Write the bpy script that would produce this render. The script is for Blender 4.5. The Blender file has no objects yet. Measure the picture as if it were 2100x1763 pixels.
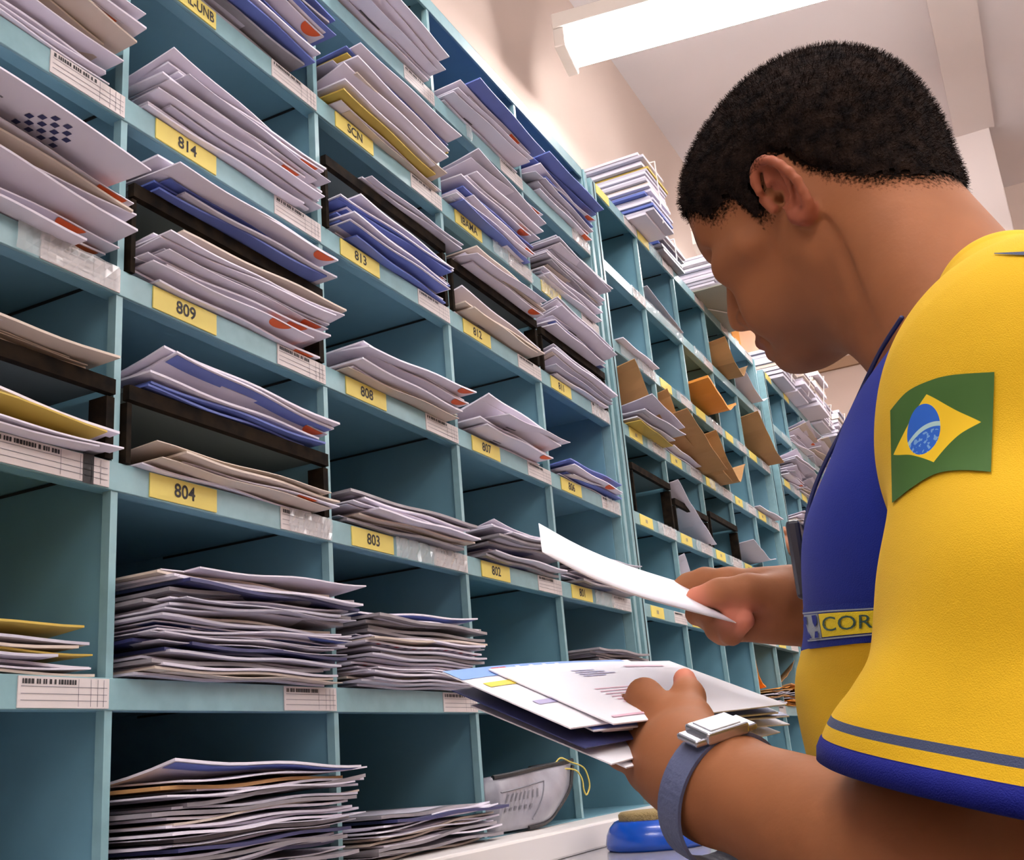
import bpy, math, random
import numpy as np
from mathutils import Vector, Matrix
from mathutils.bvhtree import BVHTree
S = bpy.context.scene
COL = S.collection
rnd = random.Random(7)

# ------------------------------------------------------------------ camera
FPX = 2215.09                                   # focal length in pixels of the 2100 px wide frame
Z0 = 1.14                                       # height of the reference level above the floor
RM = np.array([[0.4501918, 0.8628452, -0.2298379], [-0.8890902, 0.4093006, -0.2049186], [-0.0827402, 0.2965993, 0.9514110]])
CAM = np.array([-0.59486, -0.62163, 0.0062 + Z0])
cd = bpy.data.cameras.new('camera'); cam = bpy.data.objects.new('camera', cd); COL.objects.link(cam)
cd.sensor_width = 36.0; cd.lens = 36.0 * FPX / 2100.0; cd.clip_start = 0.02; cd.clip_end = 100
cam.matrix_world = Matrix(((RM[0][0], RM[0][2], -RM[0][1], CAM[0]), (RM[1][0], RM[1][2], -RM[1][1], CAM[1]),
                           (RM[2][0], RM[2][2], -RM[2][1], CAM[2]), (0, 0, 0, 1)))
S.camera = cam
cd.dof.use_dof = False
# ------------------------------------------------------------------ world + exposure
w = bpy.data.worlds.new('world'); S.world = w; w.use_nodes = True
w.node_tree.nodes['Background'].inputs[0].default_value = (0.55, 0.6, 0.7, 1)
w.node_tree.nodes['Background'].inputs[1].default_value = 0.3
S.view_settings.view_transform = 'Standard'; S.view_settings.look = 'None'
S.view_settings.gamma = 1.0; S.view_settings.use_curve_mapping = False
S.view_settings.exposure = 0.45
TUBE = 44.0                                     # brightness of the fluorescent tubes

def ray(x, y): return RM @ np.array([(x - 1050) / FPX, 1, -(y - 881.5) / FPX])
def at(x, y, d): return CAM + ray(x, y) * d
def onX(x, y, X): r = ray(x, y); return CAM + r * (X - CAM[0]) / r[0]
def onY(x, y, Y): r = ray(x, y); return CAM + r * (Y - CAM[1]) / r[1]
def onZ(x, y, Z): r = ray(x, y); return CAM + r * (Z + Z0 - CAM[2]) / r[2]
def V(x, y, z): return np.array([x, y, z + Z0])
def pix(P): q = (np.array(P) - CAM) @ RM; return 1050 + FPX * q[0] / q[1], 881.5 - FPX * q[2] / q[1], q[1]

# ------------------------------------------------------------------ helpers
def tag(o, label=None, cat=None, group=None, kind=None):
    if label: o['label'] = label
    if cat: o['category'] = cat
    if group: o['group'] = group
    if kind: o['kind'] = kind
    return o
def empty(name, loc=(0, 0, 0), label=None, cat=None, group=None):
    o = bpy.data.objects.new(name, None); COL.objects.link(o); o.location = loc; o.empty_display_size = .05
    return tag(o, label, cat, group)
def s2l(c): return tuple(((v / 255) / 12.92 if v / 255 <= .04045 else ((v / 255 + .055) / 1.055) ** 2.4) for v in c)
def mat(name, rgb, rough=.5, metal=0, noise=0, nscale=20, spec=.5, bump=0, bscale=200, rgb2=None, coat=0, emit=None, estr=0):
    m = bpy.data.materials.new(name); m.use_nodes = True; nt = m.node_tree; b = nt.nodes['Principled BSDF']
    c = s2l(rgb); b.inputs['Base Color'].default_value = (*c, 1); b.inputs['Roughness'].default_value = rough
    b.inputs['Metallic'].default_value = metal; b.inputs['Specular IOR Level'].default_value = spec
    b.inputs['Coat Weight'].default_value = coat
    if noise or rgb2:
        tc = nt.nodes.new('ShaderNodeTexCoord'); n = nt.nodes.new('ShaderNodeTexNoise'); n.inputs['Scale'].default_value = nscale
        n.inputs['Detail'].default_value = 6
        cr = nt.nodes.new('ShaderNodeValToRGB'); cr.color_ramp.elements[0].position = .35; cr.color_ramp.elements[1].position = .65
        c2 = s2l(rgb2) if rgb2 else tuple(v * (1 - noise) for v in c)
        cr.color_ramp.elements[0].color = (*c2, 1); cr.color_ramp.elements[1].color = (*c, 1)
        nt.links.new(tc.outputs['Object'], n.inputs['Vector']); nt.links.new(n.outputs[0], cr.inputs[0]); nt.links.new(cr.outputs[0], b.inputs['Base Color'])
    if bump:
        tc = nt.nodes.new('ShaderNodeTexCoord'); n = nt.nodes.new('ShaderNodeTexNoise'); n.inputs['Scale'].default_value = bscale
        bp = nt.nodes.new('ShaderNodeBump'); bp.inputs['Strength'].default_value = bump; bp.inputs['Distance'].default_value = .002
        nt.links.new(tc.outputs['Object'], n.inputs['Vector']); nt.links.new(n.outputs[0], bp.inputs['Height']); nt.links.new(bp.outputs[0], b.inputs['Normal'])
    if emit:
        b.inputs['Emission Color'].default_value = (*emit, 1); b.inputs['Emission Strength'].default_value = estr
    return m
class MB:
    """collects shapes into ONE mesh"""
    def __init__(s): s.v = []; s.f = []; s.m = []; s.mats = []
    def mi(s, m):
        if m not in s.mats: s.mats.append(m)
        return s.mats.index(m)
    def poly(s, vs, fs, m):
        b = len(s.v); s.v += [tuple(map(float, p)) for p in vs]; k = s.mi(m)
        for q in fs: s.f.append([b + i for i in q]); s.m.append(k)
    def box(s, x0, x1, y0, y1, z0, z1, m):
        s.poly([(x, y, z) for x in (x0, x1) for y in (y0, y1) for z in (z0, z1)],
               [(0, 1, 3, 2), (4, 6, 7, 5), (0, 4, 5, 1), (2, 3, 7, 6), (0, 2, 6, 4), (1, 5, 7, 3)], m)
    def quad(s, a, b, c, d, m): s.poly([a, b, c, d], [(0, 1, 2, 3)], m)
    def tube(s, pts, r, m, n=8, closed=False, r2=None):
        pts = [np.array(p, float) for p in pts]; N = len(pts); vs = []; prev = None
        for i, p in enumerate(pts):
            t = (pts[(i + 1) % N] - pts[i - 1]) if closed else (pts[min(i + 1, N - 1)] - pts[max(i - 1, 0)])
            t = t / (np.linalg.norm(t) + 1e-12)
            if prev is None:
                a = np.array([0, 0, 1.]) if abs(t[2]) < .9 else np.array([1., 0, 0])
            else: a = prev
            u = a - t * (a @ t); u /= np.linalg.norm(u); prev = u; w_ = np.cross(t, u)
            rr = r if r2 is None else r + (r2 - r) * i / (N - 1)
            for k in range(n):
                an = 2 * math.pi * k / n; vs.append(p + rr * (u * math.cos(an) + w_ * math.sin(an)))
        fs = []
        for i in range(N if closed else N - 1):
            for k in range(n):
                a_, b_ = i * n + k, i * n + (k + 1) % n; c_, d_ = ((i + 1) % N) * n + (k + 1) % n, ((i + 1) % N) * n + k
                fs.append((a_, b_, c_, d_))
        if not closed: fs += [tuple(range(n - 1, -1, -1)), tuple((N - 1) * n + k for k in range(n))]
        s.poly(vs, fs, m)
    def lathe(s, prof, c, m, n=40):
        vs = [];
        for (r, z) in prof:
            for k in range(n): a = 2 * math.pi * k / n; vs.append((c[0] + r * math.cos(a), c[1] + r * math.sin(a), c[2] + z))
        fs = [(i * n + k, i * n + (k + 1) % n, (i + 1) * n + (k + 1) % n, (i + 1) * n + k) for i in range(len(prof) - 1) for k in range(n)]
        fs += [tuple(range(n - 1, -1, -1)), tuple((len(prof) - 1) * n + k for k in range(n))]
        s.poly(vs, fs, m)
    def mesh(s, name, smooth=False):
        me = bpy.data.meshes.new(name); me.from_pydata(s.v, [], s.f)
        for m in s.mats: me.materials.append(m)
        me.polygons.foreach_set('material_index', s.m)
        if smooth: me.polygons.foreach_set('use_smooth', [True] * len(s.f))
        me.update(); return me
    def build(s, name, parent=None, smooth=False, bevel=0):
        o = bpy.data.objects.new(name, s.mesh(name, smooth)); COL.objects.link(o)
        if parent is not None:
            o.parent = parent; p = parent
            off = Vector((0, 0, 0))
            while p is not None: off += p.location; p = p.parent
            for v_ in o.data.vertices: v_.co -= off
        if bevel:
            b = o.modifiers.new('bevel', 'BEVEL'); b.width = bevel; b.segments = 2; b.limit_method = 'ANGLE'
        return o
def text_poly(body, size, font_bold=False):
    """outline text turned to triangles: list of (x, y) and faces, centred"""
    cu = bpy.data.curves.new('t', 'FONT'); cu.body = body; cu.size = size; cu.align_x = 'CENTER'; cu.align_y = 'CENTER'
    cu.resolution_u = 3
    if font_bold: cu.offset = size * .018
    o = bpy.data.objects.new('t', cu); COL.objects.link(o)
    dg = bpy.context.evaluated_depsgraph_get(); me = bpy.data.meshes.new_from_object(o.evaluated_get(dg))
    vs = [(v_.co.x, v_.co.y) for v_ in me.vertices]; fs = [tuple(p.vertices) for p in me.polygons]
    bpy.data.objects.remove(o); bpy.data.curves.remove(cu); bpy.data.meshes.remove(me)
    return vs, fs
def struct(o): o['kind'] = 'structure'; return o

def curve(pts, t):
    xs = [i / (len(pts) - 1) for i in range(len(pts))]
    # smooth (Catmull-Rom) interpolation
    t = min(max(t, 0), 1) * (len(pts) - 1); i = min(int(t), len(pts) - 2); f = t - i
    p0 = np.array(pts[max(i - 1, 0)]); p1 = np.array(pts[i]); p2 = np.array(pts[i + 1]); p3 = np.array(pts[min(i + 2, len(pts) - 1)])
    return .5 * ((2 * p1) + (-p0 + p2) * f + (2 * p0 - 5 * p1 + 4 * p2 - p3) * f * f + (-p0 + 3 * p1 - 3 * p2 + p3) * f ** 3)
# ------------------------------------------------------------------ materials
M_wall = mat('plaster', (192, 172, 160), .9, noise=.05, nscale=3)
M_ceil = mat('ceiling_paint', (212, 201, 199), .9, noise=.04, nscale=2)
M_floor = mat('floor_vinyl', (120, 112, 105), .4, noise=.2, nscale=6)
M_teal = mat('teal_enamel', (110, 156, 172), .42, noise=.10, nscale=9, bump=.15, bscale=60)
M_tealedge = mat('teal_enamel_edge', (130, 168, 174), .35, noise=.12, nscale=60)
M_dirt = mat('dark_gap', (22, 26, 26), .8)
M_tagy = mat('yellow_card', (226, 206, 104), .5, noise=.06, nscale=40)
M_tagp = mat('paper_strip', (214, 204, 202), .5, noise=.05, nscale=50)
M_film = mat('clear_tape', (205, 212, 212), .12, spec=.9, bump=1.0, bscale=140)
M_ink = mat('black_ink', (35, 32, 34), .6)
M_inkg = mat('grey_ink', (110, 108, 116), .6)
M_brown = mat('brown_tape_edge', (36, 27, 18), .85, rgb2=(14, 11, 9), spec=.1, nscale=70)
M_brown2 = mat('brown_board', (96, 76, 52), .7, rgb2=(60, 48, 36), nscale=40)
M_table = mat('grey_laminate', (150, 148, 152), .16, noise=.05, nscale=4)
M_white = mat('white_laminate', (226, 220, 216), .35)
M_orange = mat('orange_print', (226, 96, 40), .6)
M_orangeboard = mat('orange_panel', (232, 160, 84), .7, noise=.08, nscale=5)
M_greycol = mat('pillar_paint', (204, 190, 184), .85)
M_lampbody = mat('lamp_enamel', (225, 215, 205), .4)
M_tube = mat('fluorescent_tube', (255, 255, 255), .4, emit=(1.0, .98, 1.0), estr=TUBE)
M_cord = mat('hanging_wire', (120, 105, 95), .6)

# ------------------------------------------------------------------ room
WY = .36; XE = 4.45; CZ = 2.35 + Z0
def room_box(name, b, m, kind=True):
    mb = MB(); mb.box(*b, m); o = mb.build(name); return struct(o) if kind else o
room_box('wall_left', (-3.5, XE + .12, WY, WY + .12, 0, CZ), M_wall)
room_box('floor', (-3.5, 9.0, -5.5, 2.6, -.1, 0), M_floor)
room_box('ceiling', (-3.5, 9.0, -5.5, 2.6, CZ, CZ + .1), M_ceil)
room_box('wall_right', (-3.5, 9.0, -5.6, -5.5, 0, CZ), M_wall)
room_box('wall_back', (-3.6, -3.5, -5.6, WY + .12, 0, CZ), M_wall)
room_box('wall_far', (9.0, 9.1, -5.6, 2.6, 0, CZ), M_wall)
# end wall with an opening high up: the top corner of its lower part is seen beside the chin
hz = onX(1585, 787, XE)[2]; hy0 = WY
room_box('wall_end', (XE, XE + .1, -5.5, WY, 0, hz), M_wall)
room_box('trim_1', (XE - .02, XE + .12, -5.5, WY - .02, hz, hz + .05), mat('brown_rail', (150, 118, 90), .6))
mb = MB(); mb.box(XE, XE + .06, WY - .03, WY, hz + .05, CZ, M_inkg); mb.box(XE, XE + .1, -5.5, WY, CZ - .25, CZ, M_wall); struct(mb.build('trim_2'))
room_box('wall_side', (XE + .1, 9.0, 2.5, 2.6, 0, CZ), M_wall)
oa = onY(1478, 552, .35); ob = onY(1536, 650, .35)
mb = MB(); mb.box(oa[0] + .05, ob[0] - .02, .325, .358, 1.20 + 0, min(oa[2], ob[2]) + .06, M_orangeboard); tag(mb.build('wall_panel', bevel=.003), 'upright orange wooden panel on the wall beside the nose of the man', 'panel')
mb = MB(); mb.box(6.0, 6.05, .56, .70, 1.4, 2.36 + Z0, M_orangeboard); mb.box(6.0, 6.05, -5.4, .56, 1.4, CZ, M_wall); tag(mb.build('partition'), 'orange and grey partition seen through the high opening beyond the chin', 'partition')
# pillar and ceiling beam on the right
pa = onZ(1945, 272, 2.35); pb = onZ(2025, 248, 2.35)
mb = MB(); mb.box(3.79, 3.98, pb[1], pa[1], 0, CZ, M_greycol); o = struct(mb.build('wall_pillar', bevel=.004))
mb = MB(); mb.box(-3.4, 3.79, pb[1] - .02, pa[1] - .02, CZ - .03, CZ, M_greycol); struct(mb.build('trim_3'))
# ------------------------------------------------------------------ ceiling lamps
def make_lamp(label):
    r = empty('ceiling_lamp', (0, 0, 0), label, 'lamp', 'fluorescent ceiling lamps')
    L = 1.25
    b = MB(); b.box(-.075, .075, 0, L, .03, .075, M_lampbody); b.box(-.045, .045, .03, L - .03, .012, .03, M_lampbody); b.build('housing', r, bevel=.004)
    for e in (0, L - .03):
        b = MB(); b.box(-.07, .07, e, e + .03, -.025, .03, M_lampbody); b.build('end_socket', r, bevel=.003)
    for s in (-.045, .045):
        b = MB(); b.tube([(s, .03, 0), (s, L - .03, 0)], .017, M_tube, 12); b.build('tube', r, smooth=False)
    for y in (.25, L - .25):
        b = MB(); b.tube([(0, y, .07), (0, y, 2.35 - 1.8)], .004, M_cord, 6); b.build('hanging_rod', r)
    return r
def dup(root, loc, rz, label):
    c = root.copy(); COL.objects.link(c); c.location = loc; c.rotation_euler = (0, 0, rz); c['label'] = label
    for ch in root.children:
        d = ch.copy(); COL.objects.link(d); d.parent = c
    return c
e0 = onZ(1150, 112, 1.8); e1 = onZ(1500, 15, 1.8)
lamp_rz = math.atan2(e1[1] - e0[1], e1[0] - e0[0]) - math.pi / 2
lamp = make_lamp('long bright fluorescent lamp hanging above the shelves at the top of the picture')
lamp.location = e0; lamp.rotation_euler = (0, 0, lamp_rz)
e2 = onZ(1425, 505, 1.72); l2_ = dup(lamp, e2, lamp_rz, 'fluorescent lamp half hidden behind the forehead of the man')
l2_.scale = (1, .68, 1)
e3 = onZ(1592, 718, 2.0); dup(lamp, e3, lamp_rz, 'small far fluorescent lamp glowing beside the chin of the man')
for (x, y) in ((.0, .1), (-1.7, .1), (.0, -1.6), (1.7, -1.7), (-1.7, -1.6), (3.6, -2.2), (0, -3.3), (1.7, -3.3), (-1.7, -3.3), (3.6, -3.8)):  # all out of view; the rear rows are added to brighten the pigeonholes
    dup(lamp, (x, y, 1.8 + Z0), lamp_rz, 'unseen extra fluorescent ceiling lamp over the sorting aisle')
# ------------------------------------------------------------------ work table
TZ = Z0 - .10
tb = empty('work_table', (1, -.2, 0), 'long glossy grey work table under the teal sorting shelves', 'table')
mb = MB(); mb.box(-1.6, 3.9, -.415, .30, TZ - .03, TZ, M_table); mb.build('tabletop', tb, bevel=.003)
for x in (-1.5, 1.1, 3.8):
    for y in (-.37, .25):
        b = MB(); b.box(x - .025, x + .025, y - .025, y + .025, 0, TZ - .03, M_teal); b.build('leg', tb)

# ------------------------------------------------------------------ sorting cabinets
W = .28
RZ = [Z0 - .068] + [Z0 + v_ for v_ in (.0694, .2338, .3983, .5627, .7271, .8915)]      # floor, then bottom edge of each lip
TOPZ = Z0 + 1.056
LIP = .023
DEP = .31
def deck(k): return RZ[k] + (LIP if k else 0)           # surface the letters of row k lie on
def tag_mesh(txt, x, z, wd, ht, y):
    b = MB(); b.box(x, x + wd, y - .0012, y, z, z + ht, M_tagy)
    if txt == '~':                                       # a mark too small to read
        for q in range(2): b.quad((x + wd * (.42 + .09 * q), y - .0015, z + ht * .35), (x + wd * (.47 + .09 * q), y - .0015, z + ht * .35), (x + wd * (.47 + .09 * q), y - .0015, z + ht * .68), (x + wd * (.42 + .09 * q), y - .0015, z + ht * .68), M_inkg)
    elif txt:
        vs, fs = text_poly(txt, ht * .82, True)
        mx = max(abs(v_[0]) for v_ in vs); sc = min(1, wd * .46 / mx)
        b.poly([(x + wd / 2 + v_[0] * sc, y - .0015, z + ht / 2 + v_[1]) for v_ in vs], fs, M_ink)
    return b
def strip_mesh(x, z, wd, ht, y, seed, blk=False):
    r = random.Random(seed); b = MB(); b.box(x, x + wd, y - .001, y, z, z + ht, M_tagp); yy = y - .0013
    def bar(x0, x1, z0, z1, m=M_ink): b.quad((x0, yy, z0), (x1, yy, z0), (x1, yy, z1), (x0, yy, z1), m)
    cx = x + .003
    while cx < x + wd * .62:                              # a line of tiny capital letters, too small to read
        l_ = r.uniform(.0012, .0024); bar(cx, cx + l_, z + ht * .76, z + ht * .92); cx += l_ + r.choice((.0006, .0006, .002))
    for f_ in (.68, .45, .24): bar(x + .002, x + wd - .002, z + ht * f_ - .0002, z + ht * f_ + .0002, M_inkg)
    for f_ in (.64, .78, .86, .93): bar(x + wd * f_, x + wd * f_ + .0004, z + ht * .05, z + ht * .95, M_inkg)
    if blk: bar(x + wd * .80, x + wd * .88, z - .001, z + ht + .001, M_ink)
    return b
def cabinet(x_left, divs, x_right, label, tags, films, strips):
    """x_left/x_right: inner faces of the sides; divs: right edges of the dividers' fronts"""
    T = .026
    r = empty('sorting_cabinet', (x_left, DEP / 2, RZ[0]), label, 'mail sorting cabinet', 'teal mail sorting cabinets')
    zb = RZ[0]; zt = TOPZ + LIP
    for x0, x1 in ((x_left - T, x_left), (x_right, x_right + T)):
        b = MB(); b.box(x0, x1, .0, .018, zb - .02, zt, M_tealedge); xm = x1 - .002 if x0 < x_left else x0
        b.box(xm, xm + .002, .018, DEP, zb - .02, zt, M_teal)
        b.box(x0 + T * .45, x0 + T * .55, -.0012, 0, zb, zt - .004, M_dirt) if x0 < x_left else b.box(x0 + .003, x0 + .008, -.004, 0, zb, zt - .003, M_tealedge)
        b.build('side_panel', r, bevel=.001)
    b = MB(); b.box(x_left, x_right, DEP, DEP + .003, zb, zt, M_teal); b.build('back_panel', r)
    b = MB(); b.box(x_left, x_right, 0, DEP, zt - .002, zt, M_teal); b.box(x_left, x_right, 0, .004, TOPZ, zt, M_tealedge); b.build('top_panel', r, bevel=.0008)
    b = MB(); b.box(x_left, x_right, 0, DEP, zb - .02, zb, M_teal); b.build('bottom_panel', r)
    lips = {}
    for k in range(1, 7):
        z = RZ[k]; b = MB(); b.box(x_left, x_right, .004, DEP, z + LIP - .002, z + LIP, M_teal); sh = b.build('shelf', r)
        b = MB(); b.box(x_left, x_right, .0, .003, z, z + LIP, M_tealedge); b.box(x_left, x_right, .003, .016, z, z + .0015, M_teal)
        lips[k] = b.build('shelf_lip', sh, bevel=.0006)
    lips[7] = None
    edges = [x_left] + list(divs) + [x_right]
    for x in divs:
        b = MB(); b.box(x - .0016, x, .004, DEP, zb, TOPZ + LIP - .003, M_teal)
        for k in range(0, 7):
            z0_ = deck(k); z1_ = RZ[k + 1] if k < 6 else TOPZ
            b.box(x - .007, x, .0015, .010, z0_, z1_, M_tealedge)
        # black seam where the divider meets each shelf above
        for k in range(1, 8):
            zz = (RZ[k] if k < 7 else TOPZ) + LIP - .004
            b.box(x - .0030, x - .0016, .03, .22 + .07 * rnd.random(), zz - .0012, zz + .001, M_dirt)
        b.build('divider', r)
    sub = {}
    for (k, c, txt) in tags:
        x0 = edges[c]; wd = edges[c + 1] - x0; z = RZ[k] if k < 7 else TOPZ
        par = lips[k].parent if k < 7 else None
        p = par if par else [q for q in r.children if q.name.startswith('top_panel')][0]
        tw = min(wd * .29, .078)
        tag_mesh(txt, x0 + wd * (.11 if k < 7 else .0), z + .0015, tw, LIP - .003, 0).build('number_tag' if k < 7 else 'yellow_tag', p)
    for (k, c, a, b_, blk) in strips:
        x0 = edges[c]; wd = edges[c + 1] - x0; z = RZ[k] if k < 7 else TOPZ
        p = lips[k].parent if k < 7 else [q for q in r.children if q.name.startswith('top_panel')][0]
        strip_mesh(x0 + wd * a, z + .001, wd * (b_ - a), LIP - .002, 0, k * 31 + c, blk).build('paper_label', p)
    for (k, c, a, b_) in films:
        x0 = edges[c]; wd = edges[c + 1] - x0; z = RZ[k] if k < 7 else TOPZ
        p = lips[k].parent if k < 7 else [q for q in r.children if q.name.startswith('top_panel')][0]
        f = MB(); n = 14; rr = random.Random(k * 7 + c)
        vs = []
        for i in range(n + 1):
            for j in range(4):
                vs.append((x0 + wd * (a + (b_ - a) * i / n), -.0018 - rr.random() * .0022, z + .0005 + (LIP - .001) * j / 3))
        f.poly(vs, [(i * 4 + j, i * 4 + 4 + j, i * 4 + 5 + j, i * 4 + 1 + j) for i in range(n) for j in range(3)], M_foil)
        f.build('clear_tape', p)
    return r, edges
M_foil = bpy.data.materials.new('shiny_clear_tape'); M_foil.use_nodes = True
_nt = M_foil.node_tree; _p = _nt.nodes['Principled BSDF']
_p.inputs['Base Color'].default_value = (.8, .82, .84, 1); _p.inputs['Roughness'].default_value = .12; _p.inputs['Metallic'].default_value = .0
_p.inputs['Specular IOR Level'].default_value = 1; _p.inputs['Alpha'].default_value = .35
tags1 = [(2, 0, '805'), (2, 1, '804'), (2, 2, '803'), (2, 3, '802'), (2, 4, '801'), (3, 0, '810'), (3, 1, '809'), (3, 2, '808'), (3, 3, '807'), (3, 4, '806'),
         (4, 0, '815'), (4, 1, '814'), (4, 2, '813'), (4, 3, '812'), (4, 4, '811'), (5, 1, 'POSTAL-UNB'), (5, 2, 'SCN'), (5, 3, 'IBAMA'), (5, 4, '~')]
strips1 = [(k, c, .70, .98, False) for k in range(1, 7) for c in range(5) if not (k == 6 and c < 2)]
strips1 = [s_ if (s_[0], s_[1]) not in ((2, 0),) else (2, 0, .50, .96, True) for s_ in strips1]
films1 = [(3, 0, .62, .97), (2, 2, .40, .68), (2, 2, .68, .97), (5, 3, .5, .98), (5, 4, .1, .35), (2, 4, .42, .98), (4, 4, .72, .98), (3, 4, .75, .99), (6, 4, .7, .98), (6, 3, .3, .36), (2, 1, .74, .98)]
cab1, ED1 = cabinet(-W, [0, W, 2 * W, 3 * W], 4 * W, 'teal metal pigeonhole cabinet crammed with mail, yellow tags 801 to 814', tags1, films1, strips1)
xl2 = 4.25 * W; d2 = [x * W for x in (5.08, 5.95, 6.81, 7.60)]; xr2 = 8.50 * W
tags2 = [(7, 0, ''), (7, 1, '')] + [(k, c, {2: '80%d', 3: '80%d', 4: '81%d'}.get(k, '') and str({2: 800, 3: 795, 4: 790, 5: 785}[k] - c)) for k in (2, 3, 4) for c in range(5)] + [(5, 2, '783'), (5, 3, ''), (5, 4, ''), (5, 1, '')]
tags2 = [(k, c, '~' if k in (2, 3, 4) else '') for k, c, t in tags2]
strips2 = [(k, c, .66, .97, False) for k in range(1, 8) for c in range(5) if not (k in (6,) and c % 2)]
films2 = [(k, c, .5, .98) for k in (3, 4, 5) for c in range(5)] + [(6, 0, .6, 1), (6, 1, 0, .98), (6, 2, .3, .7), (7, 1, .3, .6), (7, 4, .2, .4), (5, 0, .1, .9), (4, 2, .2, .5)]
cab2, ED2 = cabinet(xl2, d2, xr2, 'second teal pigeonhole cabinet, half empty with brown envelopes, behind the hand holding one letter', tags2, films2, strips2)
xl3 = 9.02 * W; d3 = [xl3 + .85 * W * i for i in range(1, 5)]; xr3 = xl3 + .85 * W * 5
tags3 = [(7, 0, ''), (7, 1, '')] + [(k, c, '') for k in (2, 3, 4, 5) for c in range(0, 5, 1)]
cab3, ED3 = cabinet(xl3, d3, xr3, 'third teal pigeonhole cabinet beside the blue shirt front, white bundles on top', tags3, [(k, c, .4, .95) for k in (3, 5, 6) for c in range(4)], [(k, c, .66, .97, False) for k in (2, 4, 5) for c in range(5)])
# extra join posts between cabinets 2 and 3
# white ledge along the foot of the cabinets
mb = MB(); mb.box(-.5, 3.85, -.062, -.001, TZ, Z0 - .069, M_white); mb.box(-.5, 3.85, -.001, DEP, TZ, Z0 - .0885, M_white)
tag(mb.build('front_ledge', bevel=.003), 'low white ledge running along the foot of the teal cabinets', 'ledge')

# ------------------------------------------------------------------ letters
P = {'white': mat('paper_white', (228, 221, 233), .6, noise=.04, nscale=8), 'grey': mat('paper_grey', (198, 193, 206), .6, noise=.05, nscale=8),
     'beige': mat('paper_beige', (206, 190, 176), .65, noise=.05, nscale=8), 'blue': mat('paper_blue', (98, 116, 190), .5, noise=.12, nscale=14),
     'dark': mat('cover_navy', (52, 56, 100), .35), 'kraft': mat('paper_kraft', (176, 132, 82), .7, noise=.08, nscale=20), 'ochre': mat('paper_ochre', (196, 168, 74), .6, noise=.06),
     'orange': mat('paper_orange', (222, 142, 46), .6), 'mag': mat('magazine_grey', (150, 144, 150), .35, noise=.25, nscale=30), 'window': mat('window_film', (128, 126, 138), .15),
     'pat': mat('print_pattern', (110, 106, 118), .6, rgb2=(58, 56, 70), nscale=120), 'red': mat('print_red', (188, 50, 60), .6), 'yel': mat('print_yellow', (232, 206, 60), .6)}
LET = {}
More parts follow.
